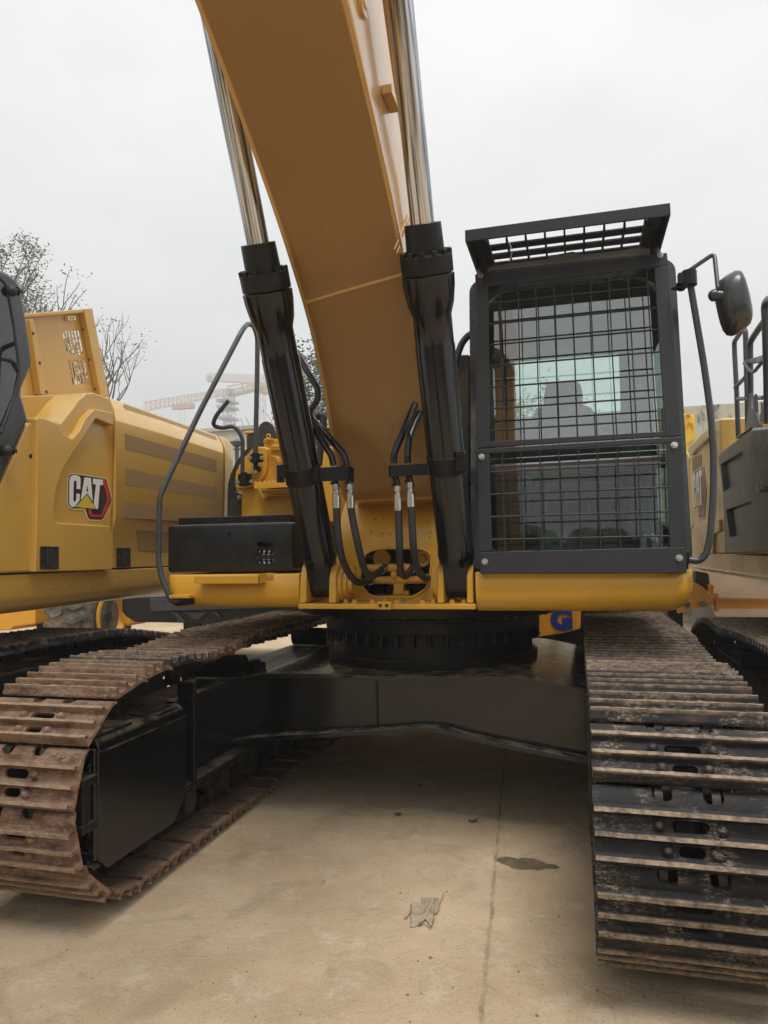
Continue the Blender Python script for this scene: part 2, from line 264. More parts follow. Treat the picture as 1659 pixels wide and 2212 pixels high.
# ------------------------------------------------------------------ ground
def ground_mat():
    m = bpy.data.materials.new('dusty_concrete'); m.use_nodes = True; t = m.node_tree; b = t.nodes['Principled BSDF']; L = t.links.new
    tc = N(t, 'ShaderNodeTexCoord'); P = tc.outputs['Object']
    def noise(s, d=8, r=.6, vec=P, ds=0):
        n = N(t, 'ShaderNodeTexNoise', Scale=float(s), Detail=float(d), Roughness=r, Distortion=float(ds)); L(vec, n.inputs['Vector']); return n.outputs[0]
    def rng(v, a, b_, c=0, d=1):
        n = N(t, 'ShaderNodeMapRange'); n.inputs[1].default_value = a; n.inputs[2].default_value = b_; n.inputs[3].default_value = c; n.inputs[4].default_value = d; L(v, n.inputs[0]); return n.outputs[0]
    def mix(f, a, b_):
        n = N(t, 'ShaderNodeMix', data_type='RGBA'); L(f, n.inputs[0])
        for s, v in ((6, a), (7, b_)):
            if isinstance(v, tuple): n.inputs[s].default_value = (*v, 1)
            else: L(v, n.inputs[s])
        return n.outputs[2]
    def math_(op, a, b_):
        n = N(t, 'ShaderNodeMath', operation=op)
        for i, v in enumerate((a, b_)):
            if isinstance(v, (int, float)): n.inputs[i].default_value = v
            else: L(v, n.inputs[i])
        return n.outputs[0]
    c = mix(rng(noise(.9, 6), .35, .65), (.42, .31, .19), (.60, .47, .315))
    c = mix(rng(noise(3.1, 12, .72, ds=.8), .52, .66, 0, .75), c, (.36, .275, .18))
    c = mix(rng(noise(5.5, 12, .75), .54, .66, 0, .7), c, (.60, .52, .40))
    c = mix(rng(noise(38, 8, .7), .60, .70, 0, .7), c, (.20, .155, .11)); c = mix(math_('MULTIPLY', rng(noise(85, 4, .7), .64, .68), rng(noise(2.2, 5, .6), .45, .6)), c, (.13, .10, .075))
    c = mix(math_('MULTIPLY', rng(noise(22, 10, .8), .56, .62, 0, .6), rng(noise(1.3, 5, .6, ds=1), .52, .6)), c, (.30, .24, .17))
    c = mix(rng(noise(120, 4, .6), .5, .8, 0, .35), c, (.62, .53, .41))
    # reddish-grey worn patches
    c = mix(rng(noise(1.7, 5, .5, ds=1), .60, .70, 0, .35), c, (.24, .17, .12))
    # expansion joint
    sp = N(t, 'ShaderNodeSeparateXYZ'); L(P, sp.inputs[0])
    nj = noise(4, 6, .7)
    jx = math_('ADD', sp.outputs['X'], math_('MULTIPLY', math_('SUBTRACT', nj, .5), .06))
    jx = math_('ADD', jx, math_('MULTIPLY', sp.outputs['Y'], .07)); jd = math_('ABSOLUTE', math_('SUBTRACT', jx, .79), 0)
    jm = math_('MULTIPLY', rng(jd, .002, .011, 1, 0), rng(noise(7, 6, .7), .38, .62, .1, .8))
    c = mix(jm, c, (.25, .195, .135))
    c = mix(math_('MULTIPLY', rng(math_('ABSOLUTE', math_('SUBTRACT', jd, .05), 0), .0, .05, 1, 0), rng(noise(3, 5, .7), .52, .62, 0, .4)), c, (.62, .55, .43))
    # oil stain
    st = None
    nz = noise(9, 4, .6)
    for (sx, sy_, rx, ry) in STAINS:
        dx = math_('DIVIDE', math_('SUBTRACT', sp.outputs['X'], sx), rx); dy = math_('DIVIDE', math_('SUBTRACT', sp.outputs['Y'], sy_), ry)
        d = math_('SQRT', math_('ADD', math_('MULTIPLY', dx, dx), math_('MULTIPLY', dy, dy)), 0)
        d = math_('ADD', d, math_('MULTIPLY', math_('SUBTRACT', nz, .5), 1.3)); s_ = rng(d, .9, 1.08, 1, 0)
        st = s_ if st is None else math_('MAXIMUM', st, s_)
    c = mix(math_('MULTIPLY', st, rng(noise(14, 5, .7), .3, .7, .65, .95)), c, (.07, .052, .036))
    L(c, b.inputs['Base Color']); L(rng(st, 0, 1, .88, .5), b.inputs['Roughness'])
    c = mix(rng(noise(110, 4, .65), .60, .66, 0, .7), c, (.17, .13, .09)); c = mix(math_('MULTIPLY', rng(noise(60, 6, .8), .58, .64, 0, .8), rng(noise(.8, 4, .6), .5, .58)), c, (.66, .57, .44))
    L(c, b.inputs['Base Color'])
    h = math_('ADD', math_('MULTIPLY', noise(45, 8, .7), .6), math_('ADD', math_('MULTIPLY', noise(6, 6, .6), 1.2), math_('MULTIPLY', jm, -.8)))
    bp = N(t, 'ShaderNodeBump', Strength=1.0, Distance=.012); L(h, bp.inputs['Height']); L(bp.outputs[0], b.inputs['Normal'])
    b.inputs['Specular IOR Level'].default_value = .25
    return m
q = [X('D', 2, 0, a, b_) for a, b_ in ((1100, 1860), (1140, 1867), (1180, 1871))]
STAINS = [(q[0].x, q[0].y, .065, .05), (q[1].x, q[1].y, .095, .075), (q[2].x, q[2].y, .06, .03)]
g = MB(); R_ = 900
g.face([g.bm.verts.new(p) for p in ((-R_, -R_, 0), (R_, -R_, 0), (R_, R_, 0), (-R_, R_, 0))])
structure(g.build('ground', ground_mat(), smooth=0))
# ================================================================== tracks
PIN = .216
def resample(P, n, ph=0):
    L_ = [0]; Q = P+[P[0]]
    for a, b in zip(Q[:-1], Q[1:]): L_.append(L_[-1]+(b-a).length)
    tot = L_[-1]; out = []; k = 0
    for i in range(n):
        s = (tot*i/n+ph) % tot; k = 0
        while L_[k+1] < s: k += 1
        out.append(Q[k].lerp(Q[k+1], (s-L_[k])/(L_[k+1]-L_[k])))
    return out, tot
def track_path(front, rear, top):           # front/rear = (y, z, r); pin line in the YZ plane, going bottom front -> up -> back -> down
    P = []
    y, z, r = front
    for i in range(13):
        a = math.radians(-90-180*i/12); P.append(Vector((0, y+r*math.cos(a), z+r*math.sin(a))))
    P += [Vector((0, a, b)) for a, b in top]
    y, z, r = rear
    for i in range(13):
        a = math.radians(90-180*i/12); P.append(Vector((0, y+r*math.cos(a), z+r*math.sin(a))))
    return P
def shoe_mesh(mat_):
    # local: x = width, y = travel, z = outward
    hw = .3; g = MB(); top = .016
    prof = [(-.121, -.017, 0), (-.119, -.008, 0), (-.106, .007, 0), (-.088, top, 0)]
    for c in (-.045, .030, .102):
        prof += [(c-.018, top, 0), (c-.009, .026, .004), (c-.0075, .047, .012), (c+.0065, .049, .012), (c+.009, .026, .004), (c+.016, top, 0)]
    prof += [(.1195, .012, 0), (.1195, .002, 0), (.116, 0, 0), (-.086, 0, 0), (-.106, -.010, 0)]
    xs = [-1, -.985]+[-.95+i*1.9/26 for i in range(27)]+[.985, 1]; rj = random.Random(12)
    def ring(s):
        R = []
        for u, v, ins in prof:
            e = hw-(ins if abs(s) == 1 else 0); x_ = s*hw if abs(s) < 1 else math.copysign(e, s); vv = v
            if abs(s) == 1 and v > .03: vv = v-.010
            if v > .04 and abs(s) < .99: vv += rj.uniform(-.0013, .0007)*(1 if rj.random() < .8 else 2.0); u = u+rj.uniform(-.0006, .0006)
            R.append((x_, u, vv))
        return R
    g.loft([ring(s) for s in xs])
    o = g.build('track_shoe', mat_, smooth=0)
    cs = []
    def cutter(poly, z0=-.03, z1=.026):
        m = MB(); m.loft([[(x_, y_, z0) for x_, y_ in poly], [(x_, y_, z1) for x_, y_ in poly]]); cs.append(m.build('c', mat_, smooth=0))
    cutter([(x_, y_-.0085) for x_, y_ in stadium(.118, .036)]); cutter([(x_, y_+.065) for x_, y_ in stadium(.08, .034)])
    for sx in (-.078, .078): cutter([(sx+x_, y_-.108) for x_, y_ in rrect(.062, .052, .018)], -.04, .03)
    o = cut(o, cs)
    me = o.data; bpy.data.objects.remove(o)
    bm = bmesh.new(); bm.from_mesh(me); g = MB(); g.bm.free(); g.bm = bm
    for bx, by in ((-.095, -.0085), (.095, -.0085), (-.072, .065), (.072, .065)):
        g.cyl((bx, by, top-.002), (bx, by, top+.006), .021, .020, n=14); g.ball((bx, by, top+.008), .0175, n=10, sc=(1, 1, .75))
    bm.to_mesh(me); bm.free(); me.shade_smooth(); me.set_sharp_from_angle(angle=math.radians(34)); me.name = 'track_shoe'
    return me
SHOE = {}
def make_track(root, Xc, path, n, smat, name='track_chain', keep=None, rusty=None, ph=0):
    if smat.name not in SHOE: SHOE[smat.name] = shoe_mesh(smat)
    pins, tot = resample(path, n, ph); g = MB()
    rl = random.Random(Xc)
    frames = []
    for i in range(n):
        a, b = pins[i], pins[(i+1) % n]; t = (b-a).normalized(); nrm = Vector((0, -t.z, t.y)) if True else None
        frames.append(((a+b)/2, t, -Vector((1, 0, 0)).cross(t)))
    cen = sum((f[0] for f in frames), Vector())/n
    chain = None
    for i, (c, t, nr) in enumerate(frames):
        if (c-cen).dot(nr) < 0: nr = -nr
        frames[i] = (c, t, nr)
        c3 = Vector((Xc, c.y, c.z)); M = Matrix((Vector((1, 0, 0)), t, nr)).transposed()
        for s in (-1, 1):
            for k, dx in ((-1, .062), (1, .088)):
                # each link: rounded lug with a bushing end, overlapping its neighbour
                cc = c3+M@Vector((s*dx, k*.052, .02)); poly = [(y_, z_) for y_, z_ in rrect(.15, .085, .036, 4)]
                g.loft([[cc+M@Vector((s*(-.013), y_, z_)) for y_, z_ in poly], [cc+M@Vector((s*.013, y_, z_)) for y_, z_ in poly]])
        e = c3-t*PIN/2; g.cyl(e-Vector((.11, 0, 0)), e+Vector((.11, 0, 0)), .026, n=12)
    chain = g.build(name, LINK, root, smooth=40)
    for i, (c, t, nr) in enumerate(frames):
        if keep and not keep(c): continue
        c3 = Vector((Xc, c.y, c.z))+nr*.063; q_ = Matrix((Vector((1, 0, 0)), -t, nr)).transposed()
        if q_.determinant() < 0: q_ = Matrix((Vector((-1, 0, 0)), -t, nr)).transposed()
        o = bpy.data.objects.new('track_shoe', SHOE[smat.name]); C.objects.link(o)
        o.color = (rusty(c, rl) if rusty else .5, 0, 0, 1)
        o.rotation_euler = (q_ @ Matrix.Rotation(rl.uniform(-.006, .006), 3, 'Z')).to_euler(); o.location = c3+Vector((rl.uniform(-.003, .003), 0, 0))
        o.parent = chain; o.location -= wloc(chain)
    return chain

EX = thing('excavator', (0, 4.86, 0), 'large yellow and black tracked excavator seen head-on with a caged cab and raised boom', 'excavator')
TOP = [(3.15, .945), (3.4, .945), (3.65, .915), (4.0, .935), (4.3, .965), (5.2, .955), (6.0, .965), (6.7, .93)]
PHL, PHR = -.03, -.04
PATH = track_path((2.95, .53, .386), (7.05, .47, .36), TOP)
_, TOT = resample(PATH, 10); NSH = round(TOT/PIN)
TL = make_track(EX, -1.295, PATH, NSH, SHL, ph=PHL, rusty=lambda c, r: .80 if (c.y < 3.15 or c.z < .3) else r.choice((.05, .08, .4, .75, .12, .55))); TL['label'] = 'rusty brown track chain on the left side of the picture'
TR = make_track(EX, 1.295, PATH, NSH, SHR, ph=PHR, rusty=lambda c, r: r.choice((.42, .5, .5, .58, .6))); TR['label'] = 'black track chain with tan worn ridges nearest the camera'
# track frames, sprockets, guards, rollers
for sx in (-1, 1):
    x0 = sx*1.295
    g = MB(); P = [(3.3, .36), (3.3, .62), (3.5, .76), (6.6, .76), (6.8, .6), (6.8, .40), (6.6, .34)]
    g.prism([(x0-sx*.20, a, b) for a, b in P], (sx*.40, 0, 0))
    g.bb((x0-sx*.30, 3.34, .335), (x0+sx*.26, 6.6, .36))          # lower flange
    g.bb((x0-sx*.305, 3.34, .36), (x0-sx*.20, 6.6, .39))
    fr = g.build('track_frame', BLKM, EX, bevel=.012)
    g = MB(); g.lathe((x0-sx*.15, 2.945, .525), (sx, 0, 0), [(0, .12), (.0, .24), (.05, .29), (.12, .29), (.12, .33), (.18, .33), (.18, .29), (.30, .27), (.34, .16), (.34, .12)], 40); g.build('sprocket', BLKM, EX, smooth=40)
    g = MB(); g.lathe((x0-.11, 7.05, .47), (1, 0, 0), [(0, .05), (0, .30), (.06, .30), (.07, .33), (.15, .33), (.16, .30), (.22, .30), (.22, .05)], 40); g.build('idler_wheel', BLKM, EX, smooth=40)
    for k in range(9):
        y = 3.55+k*.385
        g = MB(); g.lathe((x0-.21, y, .235), (1, 0, 0), [(0, .03), (0, .062), (.05, .062), (.06, .105), (.085, .108), (.09, .085), (.17, .085), (.25, .085), (.33, .085), (.335, .108), (.36, .105), (.37, .062), (.42, .062), (.42, .03)], 20)
        g.build('track_roller', LINK, fr, smooth=40)
    for y in (4.3, 5.95):
        g = MB(); g.lathe((x0-.16, y, .84), (1, 0, 0), [(0, .02), (0, .075), (.32, .075), (.32, .02)], 20); g.cyl((x0-sx*.30, y, .84), (x0, y, .84), .035); g.bb((x0-sx*.25, y-.06, .76), (x0-sx*.20, y+.06, .88)); g.build('carrier_roller', BLKM, fr, smooth=40)
# motor guards (inner side of each sprocket)
for sx in (-1, 1):
    xi = sx*1.0; xo = sx*1.16
    g = MB()
    # side plate with rounded top front corner, chamfered lower rear corner
    P = [(2.655, .30), (2.655, .738), (3.365, .738), (3.37, .36), (3.24, .24), (2.72, .24)]
    g.prism([(xi, a, b) for a, b in P], (sx*.016, 0, 0))
    # top bend rolled over towards the track
    def bend(r_): return [(xi+sx*(.07-r_*math.cos(math.radians(5*k_*2))), .738+r_*math.sin(math.radians(5*k_*2))*.95) for k_ in range(10)]
    O_, I_ = bend(.07), bend(.056); S_ = O_+I_[::-1]
    g.loft([[(a, y_, b+dz_) for a, b in S_] for y_, dz_ in ((2.66, 0), (3.0, .003), (3.355, 0))])
    g.bb((xi+sx*.016, 2.64, .795), (xo, 2.92, .812)); g.bb((xi+sx*.016, 3.12, .785), (xo, 3.31, .800))
    g.bb((xi+sx*.016, 2.64, .255), (xo, 3.2, .275))
    g.bb((xi+sx*.016, 3.345, .30), (xo, 3.36, .78))
    mg = g.build('motor_guard', BLKG, EX, bevel=.016)
    g = MB(); g.bb((xi+sx*.0, 2.63, .30), (xi+sx*.035, 2.655, .76)); g.bb((xi+sx*.10, 2.63, .26), (xi+sx*.135, 2.66, .78)); g.bb((xi+sx*.035, 2.635, .74), (xi+sx*.10, 2.655, .785)); g.bb((xi+sx*.035, 2.635, .27), (xi+sx*.10, 2.655, .33)); g.build('guard_lip', BLKG, mg, bevel=.008)
    g = MB(); g.bb((xi-sx*.012, 2.54, .625), (xi+sx*.13, 2.64, .66)); g.bb((xi-sx*.012, 2.54, .44), (xi+sx*.13, 2.64, .475)); g.bb((xi+sx*.0, 2.555, .475), (xi+sx*.12, 2.60, .625)); g.build('guard_hinge', BLKM, mg, bevel=.006)
    g = MB(); g.bb((xi+sx*.02, 2.57, .62), (xi+sx*.12, 2.66, .66)); g.bb((xi+sx*.02, 2.57, .44), (xi+sx*.12, 2.66, .48)); g.bb((xi+sx*.03, 2.60, .48), (xi+sx*.11, 2.63, .62)); g.bb((xi+sx*.017, 2.62, .40), (xi+sx*.03, 2.66, .70))
    g.build('guard_bracket', BLKM, mg, bevel=.006)
    g = MB(); g.bb((xi+sx*.02, 3.0, .813), (xi+sx*.10, 3.24, .823)); g.build('guard_cover', BLKM, mg, bevel=.004)
    g = MB(); g.lathe((sx*1.04, 2.95, .52), (sx, 0, 0), [(0, .03), (0, .14), (.05, .19), (.14, .22), (.2, .26)], 32); g.build('travel_motor', BLKM, EX, smooth=40)
# carbody: one broad beam with sloping shoulders and an arched lower flange, repeated at the rear
def resx(P, n=40):                          # even samples of a polyline in x
    out = []
    for i in range(n+1):
        x_ = P[0].x+(P[-1].x-P[0].x)*i/n
        for c_, d_ in zip(P[:-1], P[1:]):
            if x_ <= d_.x+1e-6: break
        t_ = (x_-c_.x)/(d_.x-c_.x); out.append((x_, c_.z+(d_.z-c_.z)*t_))
    for _ in range(3): out = [out[0]]+[(out[i][0], (out[i-1][1]+out[i][1]*2+out[i+1][1])/4) for i in range(1, n)]+[out[-1]]
    return out
YF = 3.98
topc = resx([A(1, YF, *q_) for q_ in ((415, 1488), (500, 1470), (560, 1454), (700, 1455), (850, 1462), (1130, 1460), (1200, 1475), (1290, 1496))])
botc = resx([A(1, YF+.04, *q_) for q_ in ((405, 1622), (480, 1602), (570, 1590), (700, 1583), (830, 1577), (940, 1567), (1000, 1588), (1150, 1618), (1290, 1645))])
g = MB()
g.loft([[(x_, YF, z_), (x_, YF, z_-.028), (x_, 5.75, z_-.028), (x_, 5.75, z_)] for x_, z_ in topc])
g.loft([[(x_, YF+.04, z_), (x_, YF+.04, z_-.028), (x_, 5.70, z_-.028), (x_, 5.70, z_)] for x_, z_ in botc])
for y_ in (4.10, 5.60):
    g.loft([[(xa_, y_, za_-.02), (xa_, y_+.03, za_-.02), (xb_, y_+.03, zb_-.01), (xb_, y_, zb_-.01)] for (xa_, za_), (xb_, zb_) in zip(topc, botc)])
g.bb((-.19, 4.085, .50), (-.18, 4.10, .84))
for sx in (-1, 1):
    g.bb((sx*1.085, 3.4, .33), (sx*1.15, 4.6, .80)); g.bb((sx*.99, 3.42, .34), (sx*1.09, 3.45, .90))
g.build('carbody', BLKG, EX, bevel=.004, smooth=50)
g = MB(); g.bb(X('D', 2, .906, 742, 1459), X('D', 2, .909, 790, 1465)); g.build('weld_plate', BLKM, EX)
# swing bearing
cyc = 4.86
g = MB(); g.lathe((0, cyc, .905), (0, 0, 1), [(-.05, .70), (.006, .705), (.014, .67), (.16, .67), (.165, .72), (.235, .72), (.24, .76), (.26, .76), (.262, .70), (.275, .70), (.275, .88), (.36, .90), (.36, .3)], 96)
sr = g.build('swing_ring', BLKM, EX, bevel=.004)
for k in range(44):
    a = 2*math.pi*k/44+.03; p = Vector((.70*math.cos(a), cyc+.70*math.sin(a), 0))
    if math.sin(a) > .35: continue
    g = MB(); g.cyl(p+Vector((0, 0, 1.015)), p+Vector((0, 0, 1.07)), .017, n=8); g.cyl(p+Vector((0, 0, 1.0)), p+Vector((0, 0, 1.02)), .021, n=6); g.build('ring_bolt', BLKM, sr)
for k in range(36):
    a = 2*math.pi*k/36+.03+.04*math.sin(k*2.3); p = Vector((.80*math.cos(a), cyc+.80*math.sin(a), 0))
    if math.sin(a) > .35: continue
    g = MB(); g.cyl(p+Vector((0, 0, 1.158)), p+Vector((0, 0, 1.18)), .022, n=6); g.build('ring_bolt', BLKM, sr)
# ================================================================== upper structure
# base plate, bracket lugs
g = MB()
yb = 3.60
g.prism([(-.475, yb, 1.268), (.475, yb, 1.268), (.475, 5.6, 1.268), (-.475, 5.6, 1.268)], (0, 0, .028))
bp_ = g.build('platform_base', YEL, EX, bevel=.006)
g = MB(); a, b = X('E', 1, yb-.028, 742, 1258), X('E', 1, yb-.028, 858, 1325); g.bb((a.x, yb-.028, b.z), (b.x, yb-.002, a.z))
g.build('nozzle_block', YEL, EX, bevel=.004)
for px_ in (770, 823):
    p = X('E', 1, yb-.03, px_, 1290); g = MB(); g.lathe(p, (0, -1, 0), [(0, .008), (0, .0085), (.004, .0085), (.004, .0055), (.001, .005)], 16); g.cyl(p, p-Vector((0, .003, 0)), .0035); g.build('grease_port', RUB, bp_)
def lug(xa, xb, y0=3.62, y1=3.92, name='cylinder_lug'):
    g = MB(); P = []
    for k in range(9):
        t = math.pi*k/8; P.append((3.745-.115*math.cos(t), 1.40+.125*math.sin(t)))
    P = [(y0-.0, 1.297), (y0+.005, 1.33)]+P+[(y1, 1.33), (y1+.08, 1.297)]
    g.prism([(xa, a, b) for a, b in P], (xb-xa, 0, 0)); return g.build(name, YEL, EX, bevel=.008)
for x1, x2 in ((112, 168), (352, 412), (1245, 1300), (1490, 1545)):
    lug(X('E', 1, 3.65, x1, 1100).x, X('E', 1, 3.65, x2, 1100).x)
def disc(c, d, rs, name, m_=YEL, parent=EX):
    g = MB(); prof = [(0, .001)]
    for t_, r_ in rs: prof.append((t_, r_))
    prof.append((rs[-1][0], .001)); g.lathe(c, d, prof, 32); return g.build(name, m_, parent, smooth=40)
disc((X('E', 1, 3.65, 412, 1100).x, 3.745, 1.39), (1, 0, 0), [(0, .095), (.018, .095), (.018, .072), (.04, .070), (.04, .05), (.065, .047)], 'pin_collar')
disc((X('E', 1, 3.65, 1245, 1100).x, 3.745, 1.39), (-1, 0, 0), [(0, .095), (.018, .095), (.018, .072), (.04, .070)], 'pin_collar')
g = MB(); a = X('E', 1, 3.72, 530, 1010); g.bolt((a.x, 3.72, a.z), (1, -.6, 0), .016, .018); g.bb((a.x-.01, 3.73, a.z-.04), (a.x+.004, 3.80, a.z+.03)); g.build('pin_retainer', YEL, EX)
# yellow bolts along the plate
for px_, py_ in ((487, 1260), (555, 1262), (705, 1265), (805, 1247), (840, 1240), (905, 1266), (935, 1250), (965, 1240), (1118, 1265), (1210, 1262), (1365, 1262), (1465, 1260)):
    p = X('E', 2, 1.297, px_, py_+6); p.y = min(max(p.y, yb+.03), 4.2); g = MB(); g.bolt(p, (0, 0, 1), .014, .012); g.build('plate_bolt', YEL, bp_)
# curved front bulkhead with an opening
def bulk_y(z): return 3.84+max(0, z-1.30)*.10+max(0, z-1.62)**2*2.2
g = MB(); xa, xb = -.335, .335; rings = []
zs = [1.297+i*(1.855-1.297)/24 for i in range(25)]
nx = 24
def bp(x_, z): return (x_, bulk_y(z)+.9*max(0, abs(x_)-.22)**2*0, z)
grid0 = [[(xa+(xb-xa)*j/nx) for j in range(nx+1)]]
g.loft([[bp(xa, z), bp(xb, z), (xb, bulk_y(z)+.02, z), (xa, bulk_y(z)+.02, z)] for z in zs])
bh = g.build('front_bulkhead', YEL, EX, smooth=40)
oc = [(640, 870), (680, 840), (740, 822), (820, 816), (1060, 816), (1120, 822), (1165, 845), (1190, 880), (1192, 960), (1180, 1090), (1150, 1150), (1090, 1195), (1040, 1218), (740, 1218), (680, 1195), (625, 1130), (605, 1080), (612, 980)]
m = MB(); P = [X('E', 1, 3.86, *q_) for q_ in oc]; m.loft([[p-Vector((0, .3, 0)) for p in P], [p+Vector((0, .4, 0)) for p in P]]); cut(bh, [m.build('c', YEL, smooth=0)])
# raised lip round the opening
g = MB(); P = [X('E', 1, 3.86, *q_) for q_ in oc]; cc = sum(P, Vector())/len(P)
P2 = [Vector((p.x, bulk_y(p.z)-.003, p.z)) for p in P]
g.tube([*P2, P2[0]], .006, n=8); g.build('opening_lip', YEL, bh)
for px_, py_ in ((718, 573), (790, 571), (795, 690), (789, 718), (857, 694), (1158, 595), (1193, 685), (1186, 725), (853, 447), (697, 674)):
    p = X('E', 1, 3.9, px_, py_); p.y = bulk_y(p.z); g = MB(); g.cyl(p-Vector((0, .002, 0)), p+Vector((0, .004, 0)), .0042, n=10); g.build('threaded_hole', RUB, bh)
# side plates of the boom tower
for sx in (-1, 1):
    g = MB(); P = [(3.86, 1.297), (3.90, 1.5), (4.10, 1.78), (4.10, 2.05), (4.30, 2.18), (4.55, 2.10), (5.4, 1.5), (5.4, 1.297)]
    g.prism([(sx*.335, a, b) for a, b in P], (sx*.03, 0, 0)); g.build('boom_tower_plate', YEL, EX, bevel=.006)
disc((-.39, 4.32, 1.98), (-1, 0, 0), [(0, .11), (.03, .11), (.03, .07), (.05, .07)], 'pin_collar'); disc((.39, 4.32, 1.98), (1, 0, 0), [(0, .11), (.03, .11), (.03, .07), (.05, .07)], 'pin_collar')
# inside the opening: dark valve block, yellow caps, pipes
g = MB(); g.bb((-.33, 4.30, 1.30), (.33, 4.34, 1.8)); g.build('inner_bulkhead', RUB, EX)
g = MB()
for i in range(7): g.bb((-.28+i*.08, 4.12+.03*(i % 2), 1.32), (-.22+i*.08, 4.28, 1.44+.03*(i % 3)))
g.cyl((-.25, 4.1, 1.52), (.25, 4.2, 1.58), .02); g.cyl((-.2, 4.1, 1.4), (.28, 4.15, 1.37), .025); g.build('valve_block', BLKM, EX, bevel=.004)
for px_, py_, r_ in ((787, 900, .052), (1128, 897, .050)):
    disc(X('E', 1, 4.0, px_, py_), (0, -1, 0), [(0, r_), (.02, r_), (.024, r_*.86), (.020, r_*.5), (.028, r_*.28)], 'valve_cap')
for y1_, xl, xr in ((985, 640, 1060), (1086, 700, 1180)):
    a, b = X('E', 1, 3.89, xl, y1_-5), X('E', 1, 3.89, xr, y1_-10); g = MB(); g.cyl(a, b, .0215, n=20)
    for q_ in (870, 970): p = X('E', 1, 3.89, q_, y1_-6); g.cyl(p-Vector((.012, 0, 0)), p+Vector((.012, 0, 0)), .026)
    g.build('cross_pipe', YEL, EX, smooth=40)
g = MB(); g.bb(X('E', 1, 3.86, 872, 1000), X('E', 1, 3.91, 905, 1110)); g.bb(X('E', 1, 3.865, 880, 1108), X('E', 1, 3.93, 985, 1190)); g.cyl(X('E', 1, 3.89, 880, 1190), X('E', 1, 3.89, 1010, 1196), .02); g.bolt(X('E', 1, 3.855, 882, 1035), (0, -1, 0), .014, .01); g.build('pipe_clamp', YEL, EX, bevel=.004)
# deck right: rounded bar under the cab
def rounded_bar(x0, x1, yf, z0, z1, r, yb_, name, endr=0, sx=1):
    g = MB(); prof = [(yb_, z1), (yf+.01, z1), (yf, z1-.01)]
    for i in range(9): t = math.pi/2*i/8; prof.append((yf+r-r*math.cos(t), z0+r-r*math.sin(t)))
    prof.append((yb_, z0))
    xs = [(x0, 0)]
    if endr:
        for i in range(9): t = math.pi/2*i/8; xs.append((x1-sx*(endr-endr*math.sin(t)), endr-endr*math.cos(t)))
    else: xs.append((x1, 0))
    zc_ = z1
    rings = []
    for xx, ins in xs: rings.append([(xx, a+(ins if a < yf+.5 else 0)*.55, b+(ins*.8 if b < z1-.02 else 0)) for a, b in prof])
    g.loft(rings); return g.build(name, YEL, EX, smooth=50)
rounded_bar(.478, 1.50, 3.60, 1.255, 1.455, .10, 5.3, 'cab_deck', .13, 1)
rounded_bar(X('D', 1, 3.75, 648, 1280).x, X('D', 1, 3.75, 361, 1250).x, 3.74, 1.262, 1.452, .07, 5.3, 'storage_deck', .07, -1)
# serrated step on the left deck
a, b = X('F', 1, 3.66, 440, 1735), X('F', 1, 3.66, 1080, 1805)
g = MB(); g.bb((a.x, 3.655, b.z), (b.x, 3.664, a.z)); g.bb((a.x, 3.655, b.z), (a.x+.008, 3.80, a.z)); g.bb((b.x-.008, 3.655, b.z), (b.x, 3.77, a.z+.012)); g.bb((b.x, 3.74, b.z+.01), (b.x+.05, 3.775, a.z+.012))
for i in range(13):
    x_ = a.x+.03+i*(b.x-a.x-.06)/12
    g.box((x_, 3.70, a.z-.002), (.012, .07, .006), Matrix.Rotation(.6, 3, 'Z')); 
g.bb((a.x+.008, 3.664, a.z-.016), (b.x-.008, 3.76, a.z-.009))
g.build('deck_step', YEL, EX, bevel=.002)
# black tool box
xl, xr = X('F', 1, 3.80, 178, 1400).x, X('F', 1, 3.80, 1415, 1400).x; zt_, zb_ = X('F', 1, 3.80, 700, 1218).z, X('F', 1, 3.80, 700, 1692).z
g = MB(); rr_ = rrect(xr-xl, zt_-zb_, .022); cx_, cz_ = (xl+xr)/2, (zt_+zb_)/2
wb_, hb_ = xr-xl, zt_-zb_; g.loft([[(cx_+a*(1-2*i_/wb_), 3.79+dy, cz_+b*(1-2*i_/hb_)) for a, b in rr_] for i_, dy in ((.016, 0), (.010, .001), (.005, .004), (.0015, .009), (0, .016), (0, .61))])
SBX = mat('box_black', (.010, .010, .011), .30, spec=.5, scratch=.6, up_dust=.4, dust=(.14, .12, .1))
tb = g.build('storage_box', SBX, EX, smooth=60)
cs = []
for yy in (1422, 1503, 1584):
    p = X('F', 1, 3.79, 1135, yy); m = MB(); P = [(p.x+a, p.z+b) for a, b in stadium(.107, .030)]; m.loft([[(a, 3.7, b) for a, b in P], [(a, 3.87, b) for a, b in P]]); cs.append(m.build('c', BLKM, smooth=0))
cut(tb, cs)
g = MB(); p = X('F', 1, 3.83, 1150, 1545); 
g.loft([[(p.x+a*s_, y_, p.z+b*s_) for a, b in rrect(.105, .095, .012)] for s_, y_ in ((.96, 3.822), (1, 3.83), (1, 3.868))]); wl = g.build('work_lamp', STL, tb, bevel=.003)
for i in range(3):
    for j in range(3):
        g = MB(); c_ = p+Vector(((i-1)*.031, 0, (j-1)*.03)); g.lathe((c_.x, 3.821, c_.z), (0, -1, 0), [(-.004, .001), (-.004, .006), (.004, .014), (.006, .0145), (.0045, .012), (-.001, .004), (-.001, .001)], 14); g.build('reflector_cup', CHR, wl, smooth=30)
g = MB(); g.cyl(X('F', 1, 3.79, 778, 1312), X('F', 1, 3.79, 778, 1312)-Vector((0, .012, 0)), .009, .007, n=14); g.build('latch_knob', BLK, tb)
